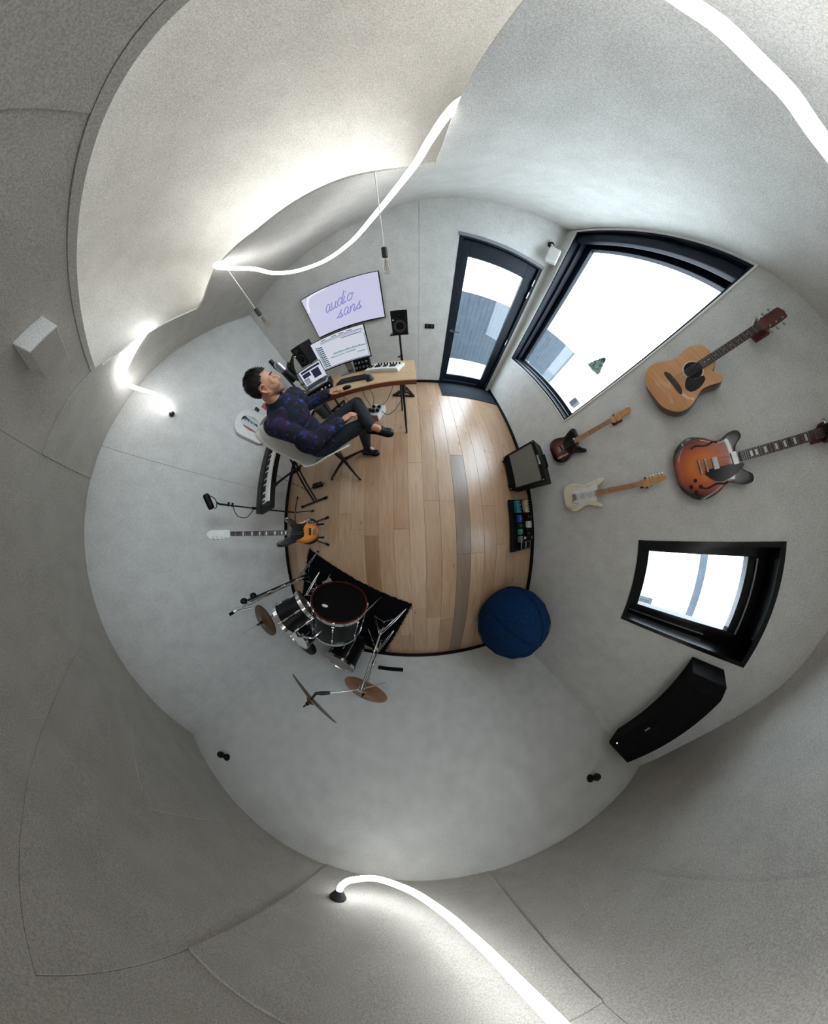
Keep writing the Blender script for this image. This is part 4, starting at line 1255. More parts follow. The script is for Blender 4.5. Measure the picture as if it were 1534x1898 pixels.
mb = MB()
torso(mb, 0.026)
mb.sph(J['pel'] + cf * 0.08 - V3((0, 0, 0.0)), (0.195, 0.185, 0.115), nu=20, nv=14)
mb.sph(J['wa'] - V3((0.02, 0, 0.06)), (0.16, 0.18, 0.16), nu=20, nv=14)
for s_ in 'RL':
    arm(mb, s_, 0.026, 0.90)
mb.caps(J['nb'] - hu * 0.03, J['nb'] + hu * 0.012, 0.082, 0.074)
rr = random.Random(4)
remesh(mb, 'jumper', 'sweater', man, 0.009, 4)
mb = MB()
mb.sph(J['pel'] - V3((0, 0, 0.02)), (0.145, 0.165, 0.11), nu=20, nv=14)
for s_ in 'RL':
    leg(mb, s_, 0.010, 1.0 if s_ == 'R' else 0.97)
remesh(mb, 'jeans', 'denim', man, 0.009, 3)
mb = MB()
mb.caps(J['knR'].lerp(J['anR'], 0.82), J['anR'], 0.046, 0.043)
mb.caps(J['anR'], J['anR'] + V3((0.03, -0.01, -0.05)), 0.043, 0.043)
remesh(mb, 'sock', 'sock', man, 0.007, 2)
def shoe(an, heel, toe, up):
    an, heel, toe, up = V3(an), V3(heel), V3(toe), V3(up)
    d = toe - heel
    sd = d.normalized().cross(up).normalized()
    R = Matrix((d.normalized(), sd, up.normalized())).transposed()
    mb = MB()
    mb.sph(heel + d * 0.16 + up * 0.018, (0.045, 0.037, 0.040), R, 16, 10)
    mb.sph(heel + d * 0.48 + up * 0.020, (0.075, 0.038, 0.034), R, 16, 10)
    mb.sph(heel + d * 0.77 + up * 0.010, (0.068, 0.043, 0.028), R, 16, 10)
    mb.caps(heel + d * 0.2 + up * 0.03, an.lerp(heel + d * 0.2 + up * 0.03, 0.55), 0.038, 0.034)
    s_ = remesh(mb, 'shoe', 'shoe', man, 0.006, 3)
    mb = MB()
    Mx = R.to_4x4(); Mx.translation = heel - up.normalized() * 0.022
    ln = d.length
    mb.M = Mx
    mb.prism(outline([(0.0, 0.0), (0.02, 0.032), (ln * 0.45, 0.030), (ln * 0.78, 0.043), (ln * 0.97, 0.022), (ln * 0.97, -0.022), (ln * 0.78, -0.043), (ln * 0.45, -0.034), (0.02, -0.032)], 3), 0.0, 0.014)
    mb.build('sole', 'black_matte', s_)
    MB(Mx).tube([(ln * 0.55, 0.034, 0.055), (ln * 0.60, 0.0, 0.072), (ln * 0.55, -0.034, 0.055)], 0.006, 6).build('strap', 'black_gloss', s_, smooth=True)
shoe(J['anR'], (-0.735, 1.0, 0.030), (-0.475, 0.955, 0.030), (0, 0, 1))
shoe(J['anL'], (-0.44, 0.88, 0.515), (-0.175, 0.80, 0.500), (0.1, 0.05, 1))

# ------------------------------------------------------------------ digital piano on its X stand
pi_ = thing('digital_piano', 'black digital piano on X stand along the left wall', 'piano', (-1.66, 0.72, 0))
Mq = frameM((-1.675, 0.745, 0.665), x=(0.205, -0.95, 0), y=(0.95, 0.205, 0))     # x towards the near end, y towards the player
Mq = frameM((-1.66, 0.72, 0.66), x=(-0.20, 0.98, 0), z=(0, 0, 1))                  # x along the keys to the far end
HL = 0.62
MB(Mq).prism([(-HL, -0.155), (HL, -0.155), (HL, 0.155), (-HL, 0.155)], 0, 0.055).build('case', 'black', pi_, bevel=0.005)
MB(Mq).lohi((-HL, 0.015, 0.055), (HL, 0.155, 0.085)).build('control_panel', 'black', pi_, bevel=0.004)
MB(Mq).lohi((-HL, -0.155, 0.055), (-HL + 0.06, 0.015, 0.075)).build('key_block', 'black', pi_, bevel=0.003)
MB(Mq).lohi((HL - 0.06, -0.155, 0.055), (HL, 0.015, 0.075)).build('key_block', 'black', pi_, bevel=0.003)
nk = 49
kw = (2 * HL - 0.124) / nk
for i in range(nk):
    x = -HL + 0.062 + i * kw
    MB(Mq).lohi((x + 0.0006, -0.150, 0.055), (x + kw - 0.0006, 0.013, 0.069)).build('white_key', 'white', pi_)
for i in range(nk - 1):
    if i % 7 not in (1, 4):
        x = -HL + 0.062 + (i + 1) * kw
        MB(Mq).lohi((x - 0.006, -0.065, 0.069), (x + 0.006, 0.013, 0.080)).build('black_key', 'black', pi_)
for i in range(6):
    MB(Mq).cyl((-0.3 + i * 0.12, 0.09, 0.085), (-0.3 + i * 0.12, 0.09, 0.095), 0.010, n=10).build('knob', 'dark_grey', pi_, smooth=True)
xs = thing('keyboard_stand', 'black folding X stand carrying the digital piano', 'stand', (-1.66, 0.72, 0))
for e_ in (-0.045, 0.015):
    MB(Mq).tube([(-0.40, e_ - 0.04, -0.64), (0.36, e_ - 0.04, -0.012)], 0.013, 8).build('strut', 'black_metal', xs, smooth=True)
MB(Mq).tube([(0.40, 0.03, -0.64), (-0.36, 0.03, -0.012)], 0.015, 8).build('strut', 'black_metal', xs, smooth=True)
for x_ in (-0.42, 0.42):
    MB(Mq).tube([(x_, -0.27, -0.642), (x_, 0.25, -0.642)], 0.015, 8).build('foot_bar', 'black_metal', xs, smooth=True)
    for y_ in (-0.27, 0.25):
        MB(Mq).cyl((x_, y_ - 0.03, -0.642), (x_, y_ + 0.03, -0.642), 0.018, n=10).build('rubber_foot', 'black_matte', xs, smooth=True)
for x_ in (-0.36, 0.36):
    MB(Mq).tube([(x_, -0.14, -0.014), (x_, 0.14, -0.014)], 0.013, 8).build('support_arm', 'black_metal', xs, smooth=True)
MB(Mq).cyl((0.0, -0.09, -0.325), (0.0, 0.06, -0.325), 0.030, n=12).build('pivot', 'black', xs, smooth=True)
pe = thing('sustain_pedal', 'black sustain pedal on the floor below the piano', 'pedal', (-1.52, 0.58, 0))
MB().box((-1.50, 0.58, 0.025), (0.20, 0.075, 0.04), Matrix.Rotation(0.1, 3, 'Z')).build('body', 'black', pe, bevel=0.006)
MB().box((-1.41, 0.59, 0.05), (0.07, 0.05, 0.012), Matrix.Rotation(0.1, 3, 'Z') @ Matrix.Rotation(0.15, 3, 'Y')).build('foot_plate', 'chrome', pe, bevel=0.004)
MB().tube(smooth_path([(-1.60, 0.57, 0.02), (-1.75, 0.52, 0.008), (-1.92, 0.60, 0.05), (-1.95, 0.66, 0.45), (-1.80, 0.70, 0.67)], 6), 0.004, 6).build('cable', 'cable', pe, smooth=True)

# ------------------------------------------------------------------ microphone stand by the left wall
st = thing('microphone_stand', 'black tripod microphone stand close to the left wall', 'stand', (-1.87, 0.15, 0))
sx, sy = -1.87, 0.155
MB().cyl((sx, sy, 0.10), (sx, sy, 0.72), 0.011, n=10).build('lower_tube', 'black_metal', st, smooth=True)
MB().cyl((sx, sy, 0.70), (sx, sy, 1.00), 0.0085, n=10).build('upper_tube', 'black_metal', st, smooth=True)
MB().cyl((sx, sy, 0.68), (sx, sy, 0.74), 0.016, n=10).build('clutch', 'black', st, smooth=True)
MB().lathe([(0.018, 0.0), (0.022, 0.02), (0.018, 0.06)], 12, Matrix.Translation((sx, sy, 0.08))).build('hub', 'steel', st, smooth=True)
for a in (5, 118, 242):
    d = V3((math.cos(math.radians(a)), math.sin(math.radians(a)), 0))
    lg = MB().tube([V3((sx, sy, 0.12)) + d * 0.015, V3((sx, sy, 0.012)) + d * 0.31], 0.008, 8).build('leg', 'black_metal', st, smooth=True)
    MB().cyl(V3((sx, sy, 0.02)) + d * 0.28, V3((sx, sy, 0.009)) + d * 0.32, 0.0125, n=8).build('rubber_foot', 'black_matte', lg, smooth=True)
for z in (1.00, 0.96):
    MB().cyl((sx, sy - 0.012, z), (sx, sy + 0.03, z), 0.012, n=10).build('joint', 'black', st, smooth=True)
MB().tube(smooth_path([(sx, sy, 0.96), (sx + 0.015, sy - 0.10, 0.90), (sx + 0.02, sy - 0.11, 0.80), (sx + 0.005, sy - 0.015, 0.72)], 6), 0.0045, 6).build('cable', 'cable', st, smooth=True)
MB().tube([(sx, sy, 1.0), (sx, sy, 1.09), (sx, sy + 0.01, 1.12)], 0.010, 8).build('clip', 'black', st, smooth=True)
vm = thing('vocal_microphone', 'black side address microphone clipped to the tripod stand', 'microphone', (sx, 0.165, 1.13))
MB().lathe([(0.0, 0.0), (0.02, 0.002), (0.03, 0.012), (0.032, 0.03), (0.032, 0.125), (0.03, 0.143), (0.02, 0.153), (0, 0.155)], 16, frameM((sx, 0.098, 1.155), x=(1, 0, 0), z=(0, 0.85, 0.52))).build('body', 'black', vm, smooth=True)
MB().tube(smooth_path([(sx, 0.22, 1.19), (sx + 0.005, 0.20, 1.145), (sx, 0.165, 1.12), (sx, 0.125, 1.115), (sx, 0.105, 1.135)], 5), 0.005, 6).build('yoke', 'black_metal', vm, smooth=True)

# ------------------------------------------------------------------ guitars
def burst_attr(o, M, cx, cy, sx, sy):
    """how far each body point lies from the middle of the top, for the painted sunburst"""
    inv = M.inverted()
    b0 = BASE[o.name]
    a = o.data.attributes.new('burst', 'FLOAT', 'POINT')
    a.data.foreach_set('value', [math.hypot(((inv @ (v.co + b0)).x - cx) / sx, ((inv @ (v.co + b0)).y - cy) / sy) for v in o.data.vertices])
def inset(pts, k):
    cx = sum(p[0] for p in pts) / len(pts); cy = sum(p[1] for p in pts) / len(pts)
    n = len(pts)
    out = []
    for i in range(n):
        a, b = Vector(pts[i - 1]), Vector(pts[(i + 1) % n])
        t = (b - a).normalized()
        nn = Vector((t.y, -t.x))
        out.append((pts[i][0] - nn.x * k, pts[i][1] - nn.y * k))
    return out
def area(pts):
    return sum(pts[i - 1][0] * pts[i][1] - pts[i][0] * pts[i - 1][1] for i in range(len(pts))) / 2
def slab(M, pts, z0, z1, name, m, parent, rnd=0.006, rings=0):
    """body with softly rounded edges; optional inner rings carry painted colour"""
    if area(pts) < 0:
        pts = pts[::-1]
    mb = MB(M)
    n = len(pts)
    L = [(inset(pts, rnd), z0), (inset(pts, rnd * 0.3), z0 + rnd * 0.3), (pts, z0 + rnd), (pts, z1 - rnd), (inset(pts, rnd * 0.3), z1 - rnd * 0.3), (inset(pts, rnd), z1)]
    cx = sum(p[0] for p in pts) / n; cy = sum(p[1] for p in pts) / n
    top = L[-1][0]
    for k in range(rings):
        s_ = 1 - (k + 1) / (rings + 1)
        L.append(([(cx + (x - cx) * s_, cy + (y - cy) * s_) for x, y in top], z1))
    vs_ = [(x, y, z) for ps, z in L for x, y in ps]
    fs = [tuple(range(n))[::-1], tuple((len(L) - 1) * n + i for i in range(n))]
    for k in range(len(L) - 1):
        for i in range(n):
            fs.append((k * n + i, k * n + (i + 1) % n, (k + 1) * n + (i + 1) % n, (k + 1) * n + i))
    mb.add(vs_, fs)
    return mb.build(name, m, parent, smooth=True)
def neck_parts(t, M, y0, y1, zt, w0, w1, neck_m, board_m, frets, inlay_m='white', ns=6, blocks=False):
    """neck from body joint y0 to nut y1, board face at height zt"""
    mb = MB(M)
    mb.add([(-w0, y0, zt - 0.006), (w0, y0, zt - 0.006), (w1, y1, zt - 0.006), (-w1, y1, zt - 0.006), (-w0 * 0.6, y0, zt - 0.026), (w0 * 0.6, y0, zt - 0.026), (w1 * 0.6, y1, zt - 0.022), (-w1 * 0.6, y1, zt - 0.022)],
           [(0, 1, 2, 3), (7, 6, 5, 4), (0, 4, 5, 1), (2, 6, 7, 3), (1, 5, 6, 2), (0, 3, 7, 4)])
    nk_ = mb.build('neck', neck_m, t, bevel=0.003)
    fb = MB(M).add([(-w0, y0, zt - 0.006), (w0, y0, zt - 0.006), (w1, y1, zt - 0.006), (-w1, y1, zt - 0.006), (-w0, y0, zt), (w0, y0, zt), (w1, y1, zt), (-w1, y1, zt)],
                   [(3, 2, 1, 0), (4, 5, 6, 7), (0, 1, 5, 4), (2, 3, 7, 6), (1, 2, 6, 5), (0, 4, 7, 3)]).build('fretboard', board_m, t)
    mb = MB(M)
    L_ = y1 - y0
    ys = [y1 - L_ * (1 - 2 ** (-i / 12)) / (1 - 2 ** (-frets / 12)) for i in range(1, frets)]
    for y in ys:
        w_ = w1 + (w0 - w1) * (y1 - y) / L_
        mb.lohi((-w_, y - 0.0009, zt), (w_, y + 0.0009, zt + 0.0015))
    mb.build('frets', 'steel', fb)
    mb = MB(M)
    for i in (2, 4, 6, 8, 11, 14, 16):
        if i < len(ys):
            y = (ys[i] + ys[i - 1]) / 2
            if blocks:
                mb.lohi((-w0 * 0.55, y - 0.006, zt), (w0 * 0.55, y + 0.006, zt + 0.0008))
            else:
                mb.cyl((0, y, zt), (0, y, zt + 0.0008), 0.0035, n=8)
    mb.build('inlays', inlay_m, fb)
    return nk_
def tuners(t, M, pos, zt, m='chrome'):
    for x, y, side in pos:
        mb = MB(M)
        mb.cyl((x, y, zt - 0.01), (x, y, zt + 0.014), 0.004, n=8)
        mb.cyl((x, y, zt - 0.012), (x + side * 0.018, y, zt - 0.012), 0.0035, n=8)
        mb.box((x + side * 0.022, y, zt - 0.012), (0.012, 0.012, 0.008))
        mb.build('tuner', m, t, smooth=True)
def strings(t, M, y0, y1, z0, z1, w0, w1, n=6, m='steel'):
    mb = MB(M)
    for i in range(n):
        s_ = -1 + 2 * i / (n - 1)
        mb.tube([(s_ * w0, y0, z0), (s_ * w1, y1, z1)], 0.0007 + 0.0002 * (n - i) / n, 4)
    mb.build('strings', m, t)
def hanger(t, M, y, zt):
    MB(M).lohi((-0.032, y - 0.05, -0.055 + zt - 0.02), (0.032, y + 0.05, -0.035 + zt - 0.02)).build('wall_block', 'red_wood', t, bevel=0.006)
    for s_ in (-1, 1):
        MB(M).tube([(s_ * 0.018, y, zt - 0.055), (s_ * 0.036, y, zt - 0.025), (s_ * 0.036, y, zt + 0.006)], 0.009, 8).build('yoke_arm', 'red_wood', t, smooth=True)
def wall_guitar_M(y, z, depth):
    # local x to the right as seen from the room (-y), local y up, local z out of the wall
    return frameM((XR - depth, y, z), x=(0, -1, 0), y=(0, 0, 1))

# acoustic with cutaway
M = wall_guitar_M(0.735, 1.69, 0.115)
t = thing('acoustic_guitar', 'natural wood cutaway acoustic guitar hanging beside the big window', 'guitar', (XR - 0.1, 0.735, 1.69), 'guitars on the wall')
ao = outline([(0.0, 0.0), (0.11, 0.012), (0.185, 0.075), (0.20, 0.155), (0.165, 0.245), (0.135, 0.30), (0.135, 0.36), (0.148, 0.43), (0.125, 0.462), (0.07, 0.43), (0.035, 0.485), (-0.03, 0.505), (-0.10, 0.495), (-0.142, 0.44), (-0.142, 0.37), (-0.135, 0.30), (-0.165, 0.235), (-0.20, 0.155), (-0.185, 0.075), (-0.11, 0.012)], 4)
slab(M, ao, -0.085, 0.004, 'sides_and_back', 'mahogany', t, 0.004)
slab(M, ao, 0.0045, 0.010, 'soundboard', 'spruce', t, 0.002)
MB(M).lathe([(0.058, 0.0102), (0.058, 0.0112), (0.05, 0.0114), (0, 0.0114)], 28, Matrix.Translation((0, 0.335, 0))).build('sound_hole', 'black', t, smooth=True)
MB(M).lathe([(0.062, 0.0102), (0.066, 0.0112), (0.062, 0.0112)], 28, Matrix.Translation((0, 0.335, 0)), False).build('rosette', 'white', t, smooth=True)
MB(M).prism(outline([(0.02, 0.275), (0.07, 0.22), (0.115, 0.235), (0.118, 0.30), (0.09, 0.36), (0.062, 0.36), (0.056, 0.31)], 4), 0.0102, 0.0118).build('pickguard', 'black_gloss', t)
MB(M).prism(outline([(-0.085, 0.165), (0.085, 0.165), (0.08, 0.19), (0.03, 0.198), (-0.03, 0.198), (-0.08, 0.19)], 3), 0.0102, 0.018).build('bridge', 'rosewood', t)
neck_parts(t, M, 0.39, 0.83, 0.018, 0.028, 0.022, 'mahogany', 'rosewood', 19)
MB(M).prism([(-0.024, 0.83), (0.024, 0.83), (0.036, 0.90), (0.032, 0.99), (0.0, 1.0), (-0.032, 0.99), (-0.036, 0.90)], -0.008, 0.008).build('headstock', 'red_wood', t, bevel=0.002)
tuners(t, M, [(s_ * 0.03, 0.87 + i * 0.042, s_) for s_ in (-1, 1) for i in range(3)], 0.008, 'steel')
strings(t, M, 0.185, 0.835, 0.02, 0.021, 0.026, 0.018)
hanger(t, M, 0.85, 0.0)

def electric(name, label, y, z, out, m, build_extra, th=0.042, depth=0.07, bparams=None, rings=6):
    M = wall_guitar_M(y, z, depth)
    t = thing(name, label, 'guitar', (XR - 0.06, y, z), 'guitars on the wall')
    o = slab(M, out, -th, 0.0, 'body', m, t, 0.008, rings)
    if bparams:
        burst_attr(o, M, *bparams)
    build_extra(t, M)
    return t
M_['es_burst'] = burst('es_burst', '#d9742a', '#b04a1c', '#0f0908', 1, 1, p=(0.35, 0.66, 0.90))
M_['tele_burst'] = burst('tele_burst', '#7a2a1c', '#4a1712', '#0c0908', 1, 1, p=(0.25, 0.60, 0.92))
M_['bass_burst'] = burst('bass_burst', '#e08a2c', '#c06a22', '#140d0a', 1, 1, p=(0.55, 0.80, 1.0))

def humbucker(t, M, y, m='steel'):
    MB(M).lohi((-0.036, y - 0.019, 0.0), (0.036, y + 0.019, 0.009)).build('pickup', m, t, bevel=0.003)
def es_extra(t, M):
    MB(M).prism(outline([(0.03, 0.20), (0.032, 0.42), (0.06, 0.43), (0.105, 0.33), (0.10, 0.25)], 3), 0.006, 0.008).build('pickguard', 'black_gloss', t)
    humbucker(t, M, 0.275); humbucker(t, M, 0.40)
    MB(M).lohi((-0.042, 0.208, 0), (0.042, 0.220, 0.012)).build('bridge', 'steel', t, bevel=0.002)
    MB(M).lohi((-0.045, 0.165, 0), (0.045, 0.178, 0.012)).build('tailpiece', 'steel', t, bevel=0.003)
    for s_ in (-1, 1):
        MB(M).tube(smooth_path([(s_ * 0.125, 0.15, 0.001), (s_ * 0.135, 0.19, 0.001), (s_ * 0.118, 0.25, 0.001), (s_ * 0.125, 0.30, 0.001), (s_ * 0.115, 0.325, 0.001)], 4), 0.006, 6).build('f_hole', 'black_gloss', t)
    for x, y in ((0.08, 0.12), (0.115, 0.085), (0.125, 0.15), (0.155, 0.115)):
        MB(M).lathe([(0.012, 0), (0.013, 0.004), (0.010, 0.014), (0, 0.014)], 14, Matrix.Translation((x * 0.95, y, 0))).build('knob', 'black_gloss', t, smooth=True)
    neck_parts(t, M, 0.43, 0.90, 0.014, 0.028, 0.022, 'red_wood', 'rosewood', 22, blocks=True)
    MB(M).prism([(-0.024, 0.90), (0.024, 0.90), (0.04, 0.97), (0.033, 1.07), (0.0, 1.055), (-0.033, 1.07), (-0.04, 0.97)], -0.012, 0.004).build('headstock', 'black_gloss', t, bevel=0.002)
    tuners(t, M, [(s_ * 0.032, 0.945 + i * 0.042, s_) for s_ in (-1, 1) for i in range(3)], 0.004)
    strings(t, M, 0.17, 0.905, 0.014, 0.017, 0.026, 0.018)
    hanger(t, M, 0.925, 0.0)
es_o = outline([(0.0, 0.0), (0.10, 0.012), (0.175, 0.075), (0.202, 0.16), (0.175, 0.25), (0.135, 0.315), (0.130, 0.36), (0.150, 0.42), (0.145, 0.475), (0.105, 0.485), (0.075, 0.445), (0.05, 0.425), (0.0, 0.425), (-0.05, 0.425), (-0.075, 0.445), (-0.105, 0.485), (-0.145, 0.475), (-0.150, 0.42), (-0.130, 0.36), (-0.135, 0.315), (-0.175, 0.25), (-0.202, 0.16), (-0.175, 0.075), (-0.10, 0.012)], 4)
electric('semi_hollow_guitar', 'large orange sunburst semi hollow electric guitar on the wall', 0.172, 1.61, es_o, 'es_burst', es_extra, 0.045, 0.07, (0, 0.20, 0.20, 0.25))

def tele_extra(t, M):
    MB(M).prism(outline([(-0.05, 0.19), (-0.10, 0.27), (-0.11, 0.345), (-0.04, 0.36), (0.03, 0.355), (0.045, 0.30), (0.10, 0.24), (0.06, 0.19)], 3), 0.0, 0.003).build('pickguard', 'black_gloss', t)
    MB(M).lohi((-0.038, 0.10, 0), (0.038, 0.165, 0.006)).build('bridge', 'steel', t, bevel=0.002)
    MB(M).box((0, 0.15, 0.006), (0.07, 0.018, 0.010), Matrix.Rotation(0.2, 3, 'Z')).build('pickup', 'black', t, bevel=0.002)
    MB(M).lohi((-0.034, 0.315, 0), (0.034, 0.335, 0.010)).build('pickup', 'chrome', t, bevel=0.003)
    MB(M).lohi((0.085, 0.06, 0), (0.107, 0.20, 0.003)).build('control_plate', 'chrome', t, bevel=0.001)
    for y in (0.085, 0.125):
        MB(M).lathe([(0.010, 0.003), (0.010, 0.016), (0, 0.017)], 12, Matrix.Translation((0.096, y, 0))).build('knob', 'chrome', t, smooth=True)
    neck_parts(t, M, 0.34, 0.745, 0.012, 0.028, 0.021, 'maple', 'maple', 21, 'black')
    MB(M).prism(outline([(-0.021, 0.745), (0.021, 0.745), (0.034, 0.79), (0.022, 0.86), (0.012, 0.93), (-0.02, 0.945), (-0.036, 0.91), (-0.034, 0.80)], 3), -0.016, 0.002).build('headstock', 'maple', t, bevel=0.002)
    tuners(t, M, [(-0.022, 0.80 + i * 0.025, -1) for i in range(6)], 0.002)
    strings(t, M, 0.11, 0.75, 0.010, 0.015, 0.026, 0.018)
    hanger(t, M, 0.785, 0.0)
tele_o = outline([(0.0, 0.0), (0.10, 0.015), (0.155, 0.075), (0.160, 0.15), (0.125, 0.22), (0.118, 0.27), (0.142, 0.33), (0.158, 0.385), (0.135, 0.405), (0.095, 0.365), (0.05, 0.335), (0.035, 0.345), (-0.035, 0.38), (-0.08, 0.385), (-0.13, 0.385), (-0.155, 0.345), (-0.135, 0.28), (-0.118, 0.235), (-0.145, 0.165), (-0.160, 0.10), (-0.135, 0.03), (-0.07, 0.003)], 4)
electric('single_cut_guitar', 'small dark red sunburst electric guitar above the amplifier', 0.755, 0.555, tele_o, 'tele_burst', tele_extra, 0.042, 0.06, (0, 0.16, 0.15, 0.21))

def strat_extra(t, M):
    MB(M).prism(outline([(-0.05, 0.12), (-0.085, 0.20), (-0.075, 0.30), (-0.10, 0.38), (-0.04, 0.385), (0.03, 0.36), (0.07, 0.36), (0.075, 0.26), (0.115, 0.14), (0.09, 0.075), (0.04, 0.13)], 3), 0.0, 0.003).build('pickguard', 'white', t)
    for i, y in enumerate((0.165, 0.235, 0.305)):
        MB(M).box((0, y, 0.006), (0.07, 0.018, 0.008), Matrix.Rotation(0.18 if i == 0 else 0, 3, 'Z')).build('pickup', 'white', t, bevel=0.003)
    MB(M).lohi((-0.036, 0.105, 0.0), (0.036, 0.145, 0.010)).build('bridge', 'steel', t, bevel=0.002)
    MB(M).tube([(0.03, 0.12, 0.012), (0.05, 0.10, 0.03), (0.085, 0.17, 0.035)], 0.0035, 6).build('tremolo_arm', 'steel', t, smooth=True)
    for x, y in ((0.075, 0.16), (0.09, 0.115), (0.10, 0.075)):
        MB(M).lathe([(0.012, 0.003), (0.010, 0.014), (0, 0.015)], 12, Matrix.Translation((x, y, 0))).build('knob', 'cream', t, smooth=True)
    MB(M).box((0.125, 0.06, 0.002), (0.045, 0.022, 0.005), Matrix.Rotation(1.1, 3, 'Z')).build('jack_plate', 'chrome', t, bevel=0.001)
    neck_parts(t, M, 0.36, 0.775, 0.012, 0.028, 0.021, 'maple', 'maple', 21, 'black')
    MB(M).prism(outline([(-0.021, 0.775), (0.021, 0.775), (0.040, 0.81), (0.034, 0.84), (0.016, 0.87), (0.012, 0.94), (-0.005, 0.975), (-0.035, 0.955), (-0.038, 0.92), (-0.034, 0.83)], 3), -0.016, 0.002).build('headstock', 'maple', t, bevel=0.002)
    tuners(t, M, [(-0.024, 0.83 + i * 0.024, -1) for i in range(6)], 0.002)
    strings(t, M, 0.125, 0.78, 0.010, 0.015, 0.026, 0.018)
    hanger(t, M, 0.81, 0.0)
strat_o = outline([(0.0, 0.0), (0.09, 0.012), (0.150, 0.07), (0.155, 0.14), (0.115, 0.22), (0.105, 0.27), (0.125, 0.34), (0.140, 0.395), (0.115, 0.405), (0.075, 0.355), (0.035, 0.335), (-0.035, 0.345), (-0.065, 0.385), (-0.10, 0.455), (-0.130, 0.460), (-0.140, 0.41), (-0.120, 0.32), (-0.110, 0.26), (-0.145, 0.18), (-0.155, 0.10), (-0.13, 0.03), (-0.07, 0.003)], 4)
electric('double_cut_guitar', 'cream white electric guitar with maple neck on the wall', 0.155, 0.57, strat_o, 'cream', strat_extra, 0.042, 0.06)

# bass leaning on its floor stand
Mb = frameM((-1.31, -0.115, 0.115), x=(0.05, 1, 0.02), y=(-0.41, -0.06, 1.05))
bs = thing('bass_guitar', 'orange sunburst bass guitar standing on the floor stand', 'guitar', (-1.4, -0.12, 0.1))
bo = outline([(0.0, 0.0), (0.09, 0.005), (0.155, 0.05), (0.168, 0.12), (0.125, 0.21), (0.118, 0.27), (0.150, 0.33), (0.172, 0.385), (0.155, 0.42), (0.12, 0.405), (0.085, 0.36), (0.04, 0.345), (-0.035, 0.355), (-0.07, 0.40), (-0.095, 0.465), (-0.125, 0.51), (-0.158, 0.495), (-0.162, 0.43), (-0.135, 0.33), (-0.120, 0.26), (-0.160, 0.17), (-0.165, 0.09), (-0.13, 0.02), (-0.07, 0.0)], 4)
o = slab(Mb, bo, -0.042, 0, 'body', 'bass_burst', bs, 0.008, 6)
burst_attr(o, Mb, 0.0, 0.17, 0.15, 0.19)
MB(Mb).prism(outline([(-0.06, 0.20), (-0.10, 0.33), (-0.03, 0.345), (0.04, 0.335), (0.10, 0.36), (0.10, 0.22), (0.12, 0.16), (0.05, 0.20)], 3), 0, 0.003).build('pickguard', 'black_gloss', bs)
MB(Mb).lohi((-0.045, 0.04, 0), (0.045, 0.085, 0.012)).build('bridge', 'chrome', bs, bevel=0.002)
for y in (0.12, 0.215):
    MB(Mb).lohi((-0.045, y - 0.012, 0), (0.045, y + 0.012, 0.010)).build('pickup', 'black', bs, bevel=0.003)
MB(Mb).prism(outline([(0.095, 0.04), (0.125, 0.06), (0.145, 0.16), (0.115, 0.17), (0.10, 0.10)], 3), 0, 0.003).build('control_plate', 'chrome', bs)
for y in (0.075, 0.105, 0.135):
    MB(Mb).lathe([(0.010, 0.003), (0.010, 0.016), (0, 0.017)], 12, Mb @ Matrix.Translation((0.12, y, 0)) if False else Matrix.Translation((0.12, y, 0))).build('knob', 'black_gloss', bs, smooth=True)
neck_parts(bs, Mb, 0.345, 0.95, 0.014, 0.031, 0.020, 'maple', 'rosewood', 20, 'white', blocks=True)
MB(Mb).prism(outline([(-0.020, 0.95), (0.020, 0.95), (0.034, 0.99), (0.028, 1.04), (0.026, 1.13), (-0.005, 1.165), (-0.040, 1.14), (-0.046, 1.08), (-0.042, 0.99)], 3), -0.016, 0.0).build('headstock', 'white', bs, bevel=0.002)
tuners(bs, Mb, [(-0.028, 0.995 + i * 0.038, -1) for i in range(4)], 0.0)
strings(bs, Mb, 0.06, 0.955, 0.014, 0.017, 0.028, 0.016, 4)
gs_ = thing('guitar_stand', 'black folding floor stand holding the bass guitar', 'stand', (-1.42, -0.12, 0))
MB().tube([(-1.62, -0.13, 0.015), (-1.50, -0.125, 0.28), (-1.50, -0.125, 0.40)], 0.010, 8).build('back_strut', 'black_metal', gs_, smooth=True)
for s_ in (-1, 1):
    MB().tube([(-1.50, -0.125, 0.26), (-1.40, -0.12 + s_ * 0.12, 0.12), (-1.27, -0.12 + s_ * 0.19, 0.014)], 0.011, 8).build('front_leg', 'black_metal', gs_, smooth=True)
    MB().tube([(-1.40, -0.12 + s_ * 0.09, 0.085), (-1.26, -0.11 + s_ * 0.09, 0.080), (-1.235, -0.11 + s_ * 0.09, 0.13)], 0.012, 8).build('cradle', 'black_matte', gs_, smooth=True)
    MB().cyl((-1.30, -0.12 + s_ * 0.175, 0.016), (-1.24, -0.12 + s_ * 0.20, 0.014), 0.016, n=8).build('rubber_foot', 'black_matte', gs_, smooth=True)

